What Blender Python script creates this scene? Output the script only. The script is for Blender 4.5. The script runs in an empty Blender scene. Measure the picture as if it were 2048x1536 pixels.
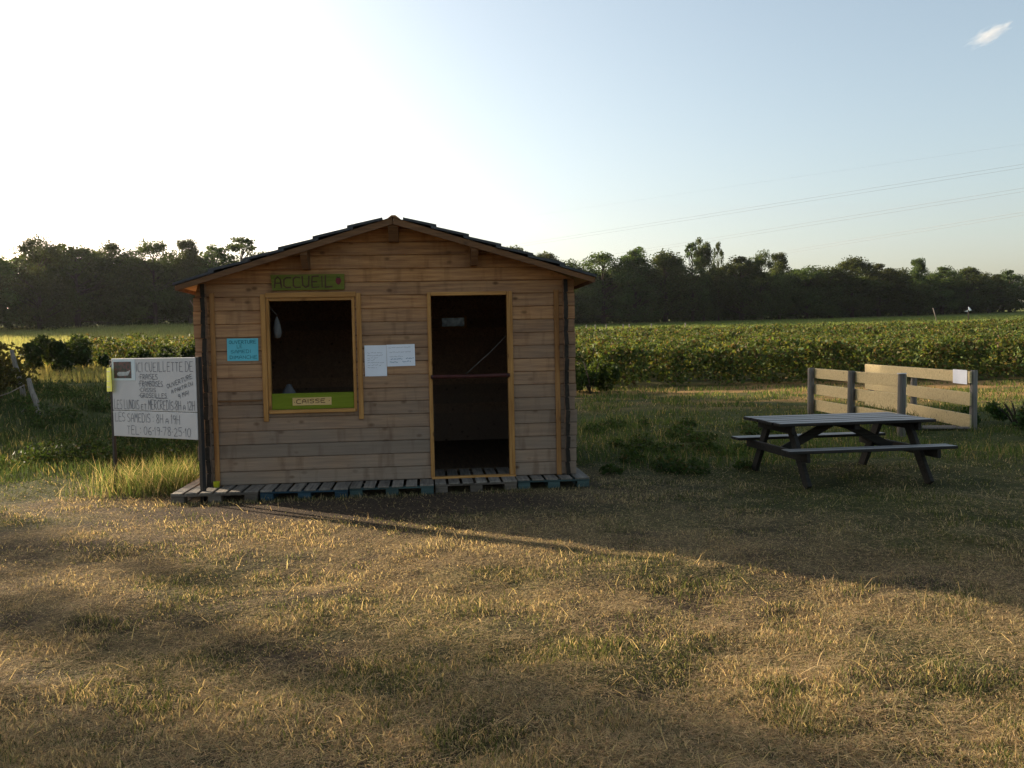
import bpy, bmesh, math, random
import numpy as np
from mathutils import Vector, Matrix

random.seed(7)
rng = np.random.default_rng(11)
S = bpy.context.scene
COL = S.collection

# ------------------------------------------------------------------ camera
FPX, CAMH, ROLL = 1774.0, 1.6, 0.02            # focal length in pixels of a 2048 px wide frame
PITCH = math.atan((768 - 690) / FPX)
r0 = Vector((1, 0, 0)); u0 = Vector((0, math.sin(PITCH), math.cos(PITCH))); fw = Vector((0, math.cos(PITCH), -math.sin(PITCH)))
rv = r0 * math.cos(ROLL) - u0 * math.sin(ROLL); uv_ = u0 * math.cos(ROLL) + r0 * math.sin(ROLL)
cd = bpy.data.cameras.new('camera'); cam = bpy.data.objects.new('camera', cd); COL.objects.link(cam)
cd.sensor_width = 36.0; cd.lens = 36.0 * FPX / 2048; cd.clip_start = 0.05; cd.clip_end = 6000
M4 = Matrix((rv, uv_, -fw)).transposed().to_4x4(); M4.translation = Vector((0, 0, CAMH)); cam.matrix_world = M4
S.camera = cam

# ------------------------------------------------------------------ sky and sun
SUN_EL = math.radians(16.0)
TO_SUN = Vector((-0.824, 0.566, 0)).normalized()
W = bpy.data.worlds.new('World'); S.world = W; W.use_nodes = True
wn = W.node_tree.nodes; wl = W.node_tree.links
bg = wn['Background']; sky = wn.new('ShaderNodeTexSky'); sky.sky_type = 'NISHITA'; sky.sun_disc = False
sky.sun_elevation = SUN_EL; sky.sun_rotation = math.atan2(TO_SUN.x, TO_SUN.y)
sky.air_density = 1.0; sky.dust_density = 3.0; sky.ozone_density = 0.6; sky.altitude = 100
hs = wn.new('ShaderNodeHueSaturation'); hs.inputs['Saturation'].default_value = 0.80; hs.inputs['Hue'].default_value = 0.488; wl.new(sky.outputs[0], hs.inputs['Color']); wl.new(hs.outputs[0], bg.inputs[0]); bg.inputs[1].default_value = 0.085   # a hazy, paler evening sky
sd = bpy.data.lights.new('sun', 'SUN'); sd.energy = 5.0; sd.angle = math.radians(0.6); sd.color = (1.0, 0.84, 0.62)
so = bpy.data.objects.new('sun', sd); COL.objects.link(so)
sdir = Vector((TO_SUN.x * math.cos(SUN_EL), TO_SUN.y * math.cos(SUN_EL), math.sin(SUN_EL)))
so.rotation_euler = sdir.to_track_quat('Z', 'Y').to_euler()
S.view_settings.view_transform = 'Standard'; S.view_settings.look = 'None'
S.view_settings.exposure = 1.5; S.view_settings.gamma = 1.0; S.view_settings.use_curve_mapping = False
S.cycles.use_denoising = True
S.cycles.max_bounces = 8; S.cycles.transparent_max_bounces = 8

# ------------------------------------------------------------------ helpers
def at(px, py, Y):
    """a point of the place: the sight line through a photo pixel, followed to the distance Y"""
    d = fw * FPX + rv * (px - 1024) - uv_ * (py - 768)
    return Vector((0, 0, CAMH)) + d * (Y / d.y)

def _hash(ix, iy, seed):
    n = (ix.astype(np.int64) * 374761393 + iy.astype(np.int64) * 668265263 + seed * 1442695041) & 0x7fffffff
    n = ((n ^ (n >> 13)) * 1274126177) & 0x7fffffff
    return ((n ^ (n >> 16)) & 0xffff) / 65535.0
def vnoise(x, y, seed=0):
    x = np.asarray(x, float); y = np.asarray(y, float)
    ix = np.floor(x); iy = np.floor(y); fx = x - ix; fy = y - iy
    fx = fx * fx * (3 - 2 * fx); fy = fy * fy * (3 - 2 * fy)
    a = _hash(ix, iy, seed); b = _hash(ix + 1, iy, seed); c = _hash(ix, iy + 1, seed); d = _hash(ix + 1, iy + 1, seed)
    return a + (b - a) * fx + (c - a) * fy + (a - b - c + d) * fx * fy
def fbm(x, y, seed=0, o=4):
    s = 0; t = 0; a = 1.0
    for i in range(o):
        s = s + a * vnoise(np.asarray(x) * 2 ** i, np.asarray(y) * 2 ** i, seed + i * 17); t += a; a *= 0.5
    return s / t
def sstep(a, b, x):
    t = np.clip((np.asarray(x, float) - a) / (b - a), 0, 1); return t * t * (3 - 2 * t)

def ground_z(x, y):
    x = np.asarray(x, float); y = np.asarray(y, float)
    w = 4.0
    rise = 0.043 * w * np.logaddexp(0, (y - 36) / w)
    rise = rise * (1 + 0.55 * sstep(-6, -40, x)) - 0.012 * np.maximum(0, y - 190)
    near = sstep(45, 15, np.hypot(x, y))
    lump = (fbm(x * 0.55, y * 0.55, 3, 3) - 0.5) * 0.15 * near + (fbm(x * 2.6, y * 2.6, 9, 3) - 0.5) * 0.06 * near
    flat = sstep(0.6, 2.4, np.hypot(np.maximum(np.abs(x + 1.3) - 2.6, 0), np.maximum(np.abs(y - 11) - 2.2, 0)))
    bank = 0.55 * sstep(-7.0, -11.0, x) * sstep(8, 14, y) * sstep(34, 24, y)
    return rise + lump * flat + bank
def gz(x, y): return float(ground_z(x, y))

def tag(o, label=None, cat=None, group=None, kind=None):
    if label: o['label'] = label
    if cat: o['category'] = cat
    if group: o['group'] = group
    if kind: o['kind'] = kind
    return o
def empty(name, loc=(0, 0, 0), rz=0.0, parent=None):
    o = bpy.data.objects.new(name, None); COL.objects.link(o); o.location = loc; o.rotation_euler = (0, 0, rz); o.parent = parent
    o.empty_display_size = 0.1
    return o
def link(name, me, mat=None, parent=None):
    o = bpy.data.objects.new(name, me); COL.objects.link(o); o.parent = parent
    if mat is not None and not me.materials: me.materials.append(mat)
    return o
def mesh(name, verts, faces, mat=None, parent=None, smooth=False):
    me = bpy.data.meshes.new(name); me.from_pydata([tuple(v) for v in verts], [], faces); me.update()
    if smooth: me.polygons.foreach_set('use_smooth', [True] * len(me.polygons))
    return link(name, me, mat, parent)
def from_bm(name, bm, mat=None, parent=None, smooth=False):
    me = bpy.data.meshes.new(name); bm.normal_update(); bm.to_mesh(me); bm.free()
    if smooth: me.polygons.foreach_set('use_smooth', [True] * len(me.polygons))
    return link(name, me, mat, parent)
def add_box(bm, lo, hi, bev=0.0, mtx=None):
    r = bmesh.ops.create_cube(bm, size=1.0)
    vs = r['verts']
    for v in vs:
        v.co = Vector(((lo[i] + hi[i]) / 2 + v.co[i] * (hi[i] - lo[i]) for i in range(3)))
    if bev > 0:
        es = list({e for v in vs for e in v.link_edges})
        r2 = bmesh.ops.bevel(bm, geom=es, offset=bev, segments=1, affect='EDGES', profile=0.5)
        vs = list({v for f in r2['faces'] for v in f.verts} | {v for v in vs if v.is_valid})
    if mtx is not None:
        for v in vs: v.co = mtx @ v.co
    return vs
def box(name, lo, hi, mat, parent=None, bev=0.003):
    bm = bmesh.new(); add_box(bm, lo, hi, bev); return from_bm(name, bm, mat, parent)
def bar(name, p0, p1, w, h, mat, parent=None, up=(0, 0, 1), bev=0.004):
    """a squared timber from p0 to p1, w wide, h high"""
    p0 = Vector(p0); p1 = Vector(p1); x = (p1 - p0); L = x.length; x.normalize()
    y = Vector(up).cross(x).normalized(); z = x.cross(y)
    m = Matrix((x, y, z)).transposed().to_4x4(); m.translation = p0
    bm = bmesh.new(); add_box(bm, (0, -w / 2, -h / 2), (L, w / 2, h / 2), bev, m); return from_bm(name, bm, mat, parent)
def tube_data(pts, rad, n=8, cap=True):
    pts = [Vector(p) for p in pts]; rad = rad if isinstance(rad, (list, tuple)) else [rad] * len(pts)
    V = []; Fc = []
    ref = Vector((0.3, 0.9, 0.2)).normalized()
    for i, p in enumerate(pts):
        d = (pts[min(i + 1, len(pts) - 1)] - pts[max(i - 1, 0)]).normalized()
        a = d.cross(ref)
        if a.length < 1e-3: a = d.cross(Vector((1, 0, 0)))
        a.normalize(); b = d.cross(a)
        for k in range(n):
            t = 2 * math.pi * k / n; V.append(p + (a * math.cos(t) + b * math.sin(t)) * rad[i])
    for i in range(len(pts) - 1):
        for k in range(n):
            Fc.append((i * n + k, i * n + (k + 1) % n, (i + 1) * n + (k + 1) % n, (i + 1) * n + k))
    if cap: Fc.append(tuple(range(n - 1, -1, -1))); Fc.append(tuple((len(pts) - 1) * n + k for k in range(n)))
    return V, Fc
def tube(name, pts, rad, mat, parent=None, n=8, smooth=True):
    V, Fc = tube_data(pts, rad, n); return mesh(name, V, Fc, mat, parent, smooth)

# ------------------------------------------------------------------ materials
def nmat(name):
    m = bpy.data.materials.new(name); m.use_nodes = True
    nt = m.node_tree; b = nt.nodes['Principled BSDF']; b.inputs['Specular IOR Level'].default_value = 0.25
    return m, nt, b
def ramp(nt, stops):
    r = nt.nodes.new('ShaderNodeValToRGB'); e = r.color_ramp.elements
    while len(e) < len(stops): e.new(0.5)
    for k, (p, c) in enumerate(stops): e[k].position = p; e[k].color = (*c, 1)
    return r
def mixc(nt, fac, a, b, mode='MIX'):
    m = nt.nodes.new('ShaderNodeMix'); m.data_type = 'RGBA'; m.blend_type = mode
    for s, v in ((0, fac), (6, a), (7, b)):
        if hasattr(v, 'links'): nt.links.new(v, m.inputs[s])
        elif isinstance(v, (int, float)): m.inputs[s].default_value = v
        else: m.inputs[s].default_value = (*v, 1)
    return m.outputs[2]
def math_(nt, op, a, b=0.0, clamp=False):
    m = nt.nodes.new('ShaderNodeMath'); m.operation = op; m.use_clamp = clamp
    for s, v in ((0, a), (1, b)):
        if hasattr(v, 'links'): nt.links.new(v, m.inputs[s])
        else: m.inputs[s].default_value = v
    return m.outputs[0]
def wood(name, dark, light, axis=0, grey=None, z0=0.3, z1=2.2, rough=0.75, knots=True, var=0.35, stain=0.0, spec=0.2):
    m, nt, b = nmat(name); N = nt.nodes; Lk = nt.links
    tc = N.new('ShaderNodeTexCoord'); oi = N.new('ShaderNodeObjectInfo')
    off = N.new('ShaderNodeVectorMath'); off.operation = 'ADD'
    cmb = N.new('ShaderNodeCombineXYZ'); 
    for k, f in enumerate((37.0, 11.0, 23.0)): Lk.new(math_(nt, 'MULTIPLY', oi.outputs['Random'], f), cmb.inputs[k])
    Lk.new(tc.outputs['Object'], off.inputs[0]); Lk.new(cmb.outputs[0], off.inputs[1])
    mp = N.new('ShaderNodeMapping'); sc = [16.0, 16.0, 16.0]; sc[axis] = 0.9; mp.inputs['Scale'].default_value = sc
    Lk.new(off.outputs[0], mp.inputs[0])
    n1 = N.new('ShaderNodeTexNoise'); n1.inputs['Scale'].default_value = 2.2; n1.inputs['Detail'].default_value = 6; n1.inputs['Roughness'].default_value = 0.65
    Lk.new(mp.outputs[0], n1.inputs['Vector'])
    r = ramp(nt, [(0.34, dark), (0.66, light)]); Lk.new(n1.outputs[0], r.inputs[0])
    c = r.outputs[0]
    if grey:
        sp = N.new('ShaderNodeSeparateXYZ'); Lk.new(tc.outputs['Object'], sp.inputs[0])
        mr = N.new('ShaderNodeMapRange'); mr.inputs[1].default_value = z0; mr.inputs[2].default_value = z1; mr.inputs[3].default_value = 1; mr.inputs[4].default_value = 0
        n2 = N.new('ShaderNodeTexNoise'); n2.inputs['Scale'].default_value = 2.4; n2.inputs['Detail'].default_value = 4; Lk.new(tc.outputs['Object'], n2.inputs['Vector'])
        zz = math_(nt, 'ADD', sp.outputs[2], math_(nt, 'MULTIPLY', math_(nt, 'SUBTRACT', n2.outputs[0], 0.5), 1.3))
        zz = math_(nt, 'ADD', zz, math_(nt, 'MULTIPLY', math_(nt, 'SUBTRACT', oi.outputs['Random'], 0.5), 0.7))
        Lk.new(zz, mr.inputs[0])
        g = mixc(nt, n1.outputs[0], tuple(v * 0.62 for v in grey), tuple(v * 1.25 for v in grey))
        c = mixc(nt, mr.outputs[0], c, g)
    if knots:
        mk = N.new('ShaderNodeMapping'); ks = [9.0, 9.0, 9.0]; ks[axis] = 5.5; mk.inputs['Scale'].default_value = ks
        Lk.new(off.outputs[0], mk.inputs[0])
        vo = N.new('ShaderNodeTexVoronoi'); vo.inputs['Scale'].default_value = 1.0; Lk.new(mk.outputs[0], vo.inputs['Vector'])
        kr = ramp(nt, [(0.09, (1, 1, 1)), (0.24, (0, 0, 0))]); Lk.new(vo.outputs['Distance'], kr.inputs[0])
        sc_ = N.new('ShaderNodeSeparateColor'); Lk.new(vo.outputs['Color'], sc_.inputs[0])
        few = math_(nt, 'MULTIPLY', math_(nt, 'GREATER_THAN', sc_.outputs[0], 0.5), math_(nt, 'ADD', math_(nt, 'MULTIPLY', sc_.outputs[1], 0.5), 0.3))
        c = mixc(nt, math_(nt, 'MULTIPLY', kr.outputs[0], few), c, tuple(v * 0.3 for v in dark))
    if stain > 0:
        n3 = N.new('ShaderNodeTexNoise'); n3.inputs['Scale'].default_value = 1.0; n3.inputs['Detail'].default_value = 5
        ms = N.new('ShaderNodeMapping'); ms.inputs['Scale'].default_value = (9, 9, 1.3); Lk.new(off.outputs[0], ms.inputs[0]); Lk.new(ms.outputs[0], n3.inputs['Vector'])
        sr = ramp(nt, [(0.55, (0, 0, 0)), (0.75, (1, 1, 1))]); Lk.new(n3.outputs[0], sr.inputs[0])
        c = mixc(nt, math_(nt, 'MULTIPLY', sr.outputs[0], stain), c, tuple(v * 0.35 for v in dark))
    hv = N.new('ShaderNodeHueSaturation'); Lk.new(c, hv.inputs['Color'])
    Lk.new(math_(nt, 'ADD', math_(nt, 'MULTIPLY', oi.outputs['Random'], var), 1 - var / 2), hv.inputs['Value'])
    Lk.new(hv.outputs[0], b.inputs['Base Color']); b.inputs['Roughness'].default_value = rough; b.inputs['Specular IOR Level'].default_value = spec
    bp = N.new('ShaderNodeBump'); bp.inputs['Strength'].default_value = 0.35; bp.inputs['Distance'].default_value = 0.004
    Lk.new(n1.outputs[0], bp.inputs['Height']); Lk.new(bp.outputs[0], b.inputs['Normal'])
    return m
def plain(name, c, rough=0.6, var=0.12, scale=6.0, spec=0.25, metal=0.0, bump=0.0):
    m, nt, b = nmat(name); N = nt.nodes
    tc = N.new('ShaderNodeTexCoord'); n = N.new('ShaderNodeTexNoise'); n.inputs['Scale'].default_value = scale; n.inputs['Detail'].default_value = 5
    nt.links.new(tc.outputs['Object'], n.inputs['Vector'])
    r = ramp(nt, [(0.3, tuple(v * (1 - var) for v in c)), (0.7, tuple(min(1, v * (1 + var)) for v in c))]); nt.links.new(n.outputs[0], r.inputs[0])
    nt.links.new(r.outputs[0], b.inputs['Base Color']); b.inputs['Roughness'].default_value = rough
    b.inputs['Specular IOR Level'].default_value = spec; b.inputs['Metallic'].default_value = metal
    if bump:
        bp = N.new('ShaderNodeBump'); bp.inputs['Strength'].default_value = bump; bp.inputs['Distance'].default_value = 0.01
        nt.links.new(n.outputs[0], bp.inputs['Height']); nt.links.new(bp.outputs[0], b.inputs['Normal'])
    return m
def leafy(name, trans=0.45, rough=0.6, rnd=0.0, glow=(1.35, 1.25, 0.6)):
    """leaf or blade colour comes from the 'Col' attribute; light passes through"""
    m, nt, b = nmat(name); N = nt.nodes; Lk = nt.links
    a = N.new('ShaderNodeAttribute'); a.attribute_name = 'Col'; c = a.outputs['Color']
    if rnd:
        oi = N.new('ShaderNodeObjectInfo'); hv = N.new('ShaderNodeHueSaturation'); Lk.new(c, hv.inputs['Color'])
        Lk.new(math_(nt, 'ADD', math_(nt, 'MULTIPLY', oi.outputs['Random'], rnd), 1 - rnd / 2), hv.inputs['Value'])
        Lk.new(math_(nt, 'ADD', math_(nt, 'MULTIPLY', oi.outputs['Random'], 0.06), 0.47), hv.inputs['Hue']); c = hv.outputs[0]
    Lk.new(c, b.inputs['Base Color']); b.inputs['Roughness'].default_value = rough; b.inputs['Specular IOR Level'].default_value = 0.08
    t = N.new('ShaderNodeBsdfTranslucent'); tcol = mixc(nt, 1.0, c, glow, 'MULTIPLY'); Lk.new(tcol, t.inputs['Color'])
    mx = N.new('ShaderNodeMixShader'); mx.inputs[0].default_value = trans
    Lk.new(b.outputs[0], mx.inputs[1]); Lk.new(t.outputs[0], mx.inputs[2]); Lk.new(mx.outputs[0], N['Material Output'].inputs['Surface'])
    return m

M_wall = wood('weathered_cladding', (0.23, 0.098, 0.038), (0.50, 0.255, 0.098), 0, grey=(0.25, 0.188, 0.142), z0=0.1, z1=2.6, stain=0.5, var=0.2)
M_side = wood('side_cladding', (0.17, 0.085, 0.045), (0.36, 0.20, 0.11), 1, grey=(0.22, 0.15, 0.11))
M_log = wood('dark_corner_ends', (0.012, 0.010, 0.008), (0.035, 0.027, 0.02), 1, knots=False)
M_trim = wood('varnished_trim', (0.29, 0.132, 0.036), (0.47, 0.245, 0.080), 2, var=0.2)
M_trimx = wood('varnished_trim_flat', (0.29, 0.132, 0.036), (0.47, 0.245, 0.080), 0, var=0.2)
M_batten = wood('corner_batten_wood', (0.20, 0.088, 0.028), (0.35, 0.175, 0.062), 2, var=0.2)
M_barge = wood('barge_wood', (0.10, 0.048, 0.022), (0.19, 0.095, 0.042), 0, var=0.15)
M_soffit = wood('roof_boards', (0.42, 0.25, 0.09), (0.62, 0.40, 0.17), 1, var=0.25)  # brightened wood: light bounced off the lit grass is put into its colour
M_roof = plain('bitumen_sheet', (0.035, 0.037, 0.04), 0.55, 0.3, 30, 0.4, bump=0.4)
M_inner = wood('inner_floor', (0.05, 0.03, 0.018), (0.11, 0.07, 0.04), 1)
M_pal_grey = wood('pallet_grey', (0.10, 0.085, 0.07), (0.24, 0.205, 0.17), 1, var=0.5)
M_pal_blue = wood('pallet_blue', (0.012, 0.030, 0.045), (0.032, 0.068, 0.095), 0, var=0.4, knots=False)
M_pal_green = wood('pallet_green', (0.03, 0.05, 0.05), (0.06, 0.095, 0.09), 0, var=0.4, knots=False)
M_pal_brown = wood('pallet_brown', (0.06, 0.048, 0.038), (0.15, 0.12, 0.095), 0, var=0.4)
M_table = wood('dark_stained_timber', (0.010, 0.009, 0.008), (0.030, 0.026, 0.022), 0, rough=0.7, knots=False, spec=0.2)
M_tabtop = wood('sky_pale_table_boards', (0.12, 0.115, 0.11), (0.30, 0.29, 0.28), 0, rough=0.55, knots=False, spec=0.35, var=0.3)
M_fence = wood('fresh_fence_board', (0.40, 0.31, 0.16), (0.58, 0.47, 0.255), 0, var=0.18)
M_post = wood('grey_round_post', (0.095, 0.083, 0.07), (0.20, 0.178, 0.152), 2, knots=False)
M_old = wood('old_stake', (0.10, 0.085, 0.07), (0.24, 0.205, 0.17), 2, knots=False)
M_white = plain('white_board', (0.55, 0.54, 0.54), 0.45, 0.06, 3, 0.3)
M_paper = plain('white_paper', (0.74, 0.76, 0.82), 0.8, 0.04, 5)
M_photo_edge = plain('photo_border', (0.62, 0.70, 0.72), 0.5, 0.03)
M_ink = plain('faded_marker', (0.17, 0.17, 0.185), 0.8, 0.35, 25)
M_ink_pale = plain('pale_print', (0.33, 0.33, 0.37), 0.8, 0.2, 40)
M_ink_blue = plain('blue_print', (0.12, 0.22, 0.33), 0.8, 0.2, 40)
M_ink_teal = plain('teal_marker', (0.02, 0.14, 0.18), 0.8, 0.2)
M_ink_brown = plain('dark_paint', (0.065, 0.028, 0.015), 0.7, 0.3, 12)
M_green = wood('green_painted_board', (0.085, 0.098, 0.012), (0.15, 0.16, 0.025), 0, var=0.0, knots=False)
M_caisse = wood('bare_card', (0.52, 0.34, 0.13), (0.64, 0.45, 0.2), 0, var=0.0, knots=False)
M_green2 = wood('bright_green_board', (0.12, 0.155, 0.008), (0.175, 0.215, 0.015), 0, var=0.0, knots=False)
M_blue = plain('blue_paper', (0.12, 0.46, 0.56), 0.7, 0.06, 8)
M_black = plain('black_steel', (0.012, 0.012, 0.013), 0.5, 0.3, 20, 0.4)
M_red = plain('dark_red_bar', (0.055, 0.014, 0.012), 0.6, 0.3, 12)
M_yel = plain('yellow_plastic', (0.42, 0.42, 0.02), 0.5, 0.1)
M_bag = plain('pale_bag', (0.10, 0.098, 0.095), 0.6, 0.2, 9)
M_grey = plain('grey_bag', (0.07, 0.07, 0.075), 0.6, 0.2, 9)
M_cord = plain('pale_cord', (0.20, 0.19, 0.18), 0.7, 0.1)
M_wire = plain('rusty_wire', (0.16, 0.12, 0.085), 0.6, 0.3, 20)
M_cable = plain('conductor', (0.18, 0.18, 0.19), 0.5, 0.1)
M_bark = plain('bark', (0.045, 0.035, 0.027), 0.9, 0.35, 5, 0.1, bump=0.6)
M_leaf = leafy('tree_leaves', 0.45, 0.6, 0.5)
M_crop = leafy('bush_leaves', 0.36, 0.6)
M_blade = leafy('grass_blades', 0.5, 0.8, glow=(1.2, 1.12, 0.8))
M_card = leafy('lime_card', 0.45, 0.7)

def pane_mat():
    m, nt, b = nmat('frosted_pane'); N = nt.nodes
    t = N.new('ShaderNodeBsdfTranslucent'); t.inputs['Color'].default_value = (0.55, 0.6, 0.62, 1)
    b.inputs['Base Color'].default_value = (0.5, 0.54, 0.56, 1); mx = N.new('ShaderNodeMixShader'); mx.inputs[0].default_value = 0.7
    tc = N.new('ShaderNodeTexCoord'); n = N.new('ShaderNodeTexNoise'); n.inputs['Scale'].default_value = 14; nt.links.new(tc.outputs['Object'], n.inputs['Vector'])
    r = ramp(nt, [(0.4, (0.10, 0.12, 0.13)), (0.6, (0.3, 0.33, 0.34))]); nt.links.new(n.outputs[0], r.inputs[0]); nt.links.new(r.outputs[0], t.inputs['Color'])
    nt.links.new(b.outputs[0], mx.inputs[1]); nt.links.new(t.outputs[0], mx.inputs[2]); nt.links.new(mx.outputs[0], N['Material Output'].inputs['Surface'])
    return m
M_pane = pane_mat()

# ------------------------------------------------------------------ lettering: pen strokes
G = {
 'A': [[(0, 0), (.12, .75), (.5, 1), (.88, .75), (1, 0)], [(.05, .42), (.95, .42)]], 'B': [[(0, 0), (0, 1), (.8, .95), (.8, .6), (0, .52), (.95, .4), (.9, .05), (0, 0)]],
 'C': [[(1, .95), (.4, 1), (.05, .8), (0, .2), (.35, 0), (1, .04)]], 'D': [[(0, 0), (0, 1), (.6, .95), (1, .6), (.9, .2), (.5, 0), (0, 0)]],
 'E': [[(1, 1), (.1, 1), (0, .5), (.05, 0), (1, 0)], [(.05, .52), (.75, .52)]], 'F': [[(1, 1), (.05, 1), (0, 0)], [(.03, .55), (.7, .55)]],
 'G': [[(1, .9), (.4, 1), (0, .7), (.05, .15), (.5, 0), (1, .15), (1, .45), (.55, .45)]], 'H': [[(0, 0), (.03, 1)], [(1, 0), (.97, 1)], [(0, .5), (1, .5)]],
 'I': [[(.5, 0), (.5, 1)]], 'L': [[(.05, 1), (0, 0), (1, .02)]], 'M': [[(0, 0), (.08, 1), (.5, .45), (.92, 1), (1, 0)]], 'N': [[(0, 0), (.05, 1), (.95, 0), (1, 1)]],
 'O': [[(.5, 1), (.1, .85), (0, .4), (.2, .05), (.6, 0), (.95, .25), (1, .7), (.75, .97), (.5, 1)]], 'P': [[(0, 0), (0, 1), (.8, .97), (.95, .7), (.7, .5), (0, .48)]],
 'R': [[(0, 0), (0, 1), (.8, .97), (.9, .7), (.6, .52), (0, .5), (1, 0)]], 'S': [[(.95, .92), (.5, 1), (.05, .85), (.1, .6), (.85, .42), (.95, .15), (.55, 0), (0, .07)]],
 'T': [[(0, 1), (1, .98)], [(.5, 1), (.48, 0)]], 'U': [[(0, 1), (.03, .2), (.4, 0), (.85, .1), (1, 1)]], 'V': [[(0, 1), (.5, 0), (1, 1)]],
 'X': [[(0, 0), (1, 1)], [(0, 1), (1, 0)]], '0': [[(.5, 1), (.1, .8), (0, .4), (.25, .02), (.7, .02), (1, .4), (.9, .85), (.5, 1)]], '1': [[(.15, .75), (.6, 1), (.6, 0)]],
 '2': [[(0, .8), (.4, 1), (.9, .85), (.85, .55), (0, 0), (1, .02)]], '5': [[(.95, 1), (.1, .97), (.05, .58), (.6, .62), (1, .35), (.7, .02), (0, .06)]],
 '6': [[(.85, .97), (.3, .8), (0, .3), (.3, 0), (.85, .05), (.95, .35), (.5, .5), (.05, .35)]], '7': [[(0, .98), (1, 1), (.35, 0)]],
 '8': [[(.5, .53), (.08, .75), (.3, 1), (.8, .95), (.85, .7), (.5, .53), (.05, .3), (.25, 0), (.8, .03), (.95, .3), (.5, .53)]],
 '9': [[(.95, .7), (.5, .5), (.05, .7), (.3, 1), (.85, .95), (.95, .6), (.7, 0)]],
 ':': [[(.4, .18), (.55, .24)], [(.4, .66), (.55, .72)]], '-': [[(.1, .48), (.9, .5)]], '.': [[(.4, .4), (.6, .46)]], ' ': [],
}
def lettering(name, text, p0, p1, h, mat, parent, plane, w=0.006, small=(), shear=0.0):
    """pen strokes between the local points p0 and p1 (2D, in the sheet's plane); plane maps (s, t) to a local 3D point"""
    rl = random.Random(text)
    p0 = np.array(p0, float); p1 = np.array(p1, float); d = p1 - p0; L = np.hypot(*d); ex = d / L; ey = np.array((-ex[1], ex[0]))
    adv = [0.45 if c in "I1:.' -" else 1.0 for c in text]; tot = sum(adv); cur = 0.0
    V = []; Fc = []
    for i, c in enumerate(text):
        cw = adv[i] / tot * L; hh = h * (0.55 if i in small else 1) * rl.uniform(0.92, 1.05); dy = rl.uniform(-0.03, 0.03) * h
        for st in G.get(c.upper(), []):
            pts = []
            for (a, b) in st:
                s = cur + cw * (0.13 + 0.74 * a) + rl.uniform(-.02, .02) * cw + shear * b * hh; t = b * hh + dy + rl.uniform(-.02, .02) * h
                pts.append(p0 + ex * s + ey * t)
            for a, b in zip(pts[:-1], pts[1:]):
                q = b - a; l = np.hypot(*q) or 1e-6; q = q / l; nn = np.array((-q[1], q[0])) * w / 2 * rl.uniform(.8, 1.15); q = q * w * 0.3
                k = len(V); V += [plane(*(a - nn - q)), plane(*(b - nn + q)), plane(*(b + nn + q)), plane(*(a + nn - q))]; Fc.append((k, k + 1, k + 2, k + 3))
        cur += cw
    o = mesh(name, V, Fc, mat, parent); o['kind'] = 'stuff'; return o
def scrawl(name, lines, mat, parent, plane, w=0.004, amp=0.006):
    """print too small to read in the photo: broken wavering lines"""
    V = []; Fc = []; rl = random.Random(len(lines))
    for (s0, s1, t) in lines:
        s = s0
        while s < s1:
            e = min(s1, s + rl.uniform(0.02, 0.045)); x = s; y = t
            while x < e:
                x2 = x + rl.uniform(0.004, 0.008); y2 = t + rl.uniform(-amp, amp); k = len(V)
                V += [plane(x, y - w / 2), plane(x2, y2 - w / 2), plane(x2, y2 + w / 2), plane(x, y + w / 2)]; Fc.append((k, k + 1, k + 2, k + 3)); x, y = x2, y2
            s = e + rl.uniform(0.006, 0.012)
    return mesh(name, V, Fc, mat, parent)

# ------------------------------------------------------------------ leaves and blades in bulk
def set_col(me, cols):
    a = me.attributes.new('Col', 'FLOAT_COLOR', 'POINT'); c = np.ones((len(cols), 4), np.float32); c[:, :3] = cols; a.data.foreach_set('color', c.ravel())
def bulk(name, verts, nper, faces_local, cols, mat, parent=None):
    """many small like pieces: verts (n, nper, 3), the same faces for each"""
    n = len(verts); me = bpy.data.meshes.new(name)
    me.vertices.add(n * nper); me.vertices.foreach_set('co', np.asarray(verts, np.float32).ravel())
    ls = [len(f) for f in faces_local]; tot = sum(ls); nf = len(faces_local)
    base = (np.arange(n) * nper)[:, None]
    li = (base + np.concatenate([np.array(f) for f in faces_local])[None, :]).ravel()
    me.loops.add(n * tot); me.loops.foreach_set('vertex_index', li.astype(np.int32))
    st = np.concatenate([[0], np.cumsum(ls)[:-1]])
    me.polygons.add(n * nf); me.polygons.foreach_set('loop_start', ((np.arange(n) * tot)[:, None] + st[None, :]).ravel().astype(np.int32))
    me.update(calc_edges=True)
    set_col(me, np.repeat(np.asarray(cols, np.float32), nper, axis=0))
    return link(name, me, mat, parent)
def leaves(name, c, size, cols, mat, parent=None, flat=0.0, aspect=0.62):
    n = len(c); a = rng.normal(size=(n, 3)); a[:, 2] *= (1 - flat); a /= np.linalg.norm(a, axis=1)[:, None]
    b = rng.normal(size=(n, 3)); b -= a * (a * b).sum(1)[:, None]; b /= np.linalg.norm(b, axis=1)[:, None]
    s = np.asarray(size)[:, None]; nn = np.cross(a, b)
    V = np.stack([c - a * s * .5, c + b * s * aspect * .5 - a * s * .05 + nn * s * .1, c + a * s * .5, c - b * s * aspect * .5 - a * s * .05 + nn * s * .1], 1)
    return bulk(name, V, 4, [(0, 1, 2, 3)], cols, mat, parent)
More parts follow.
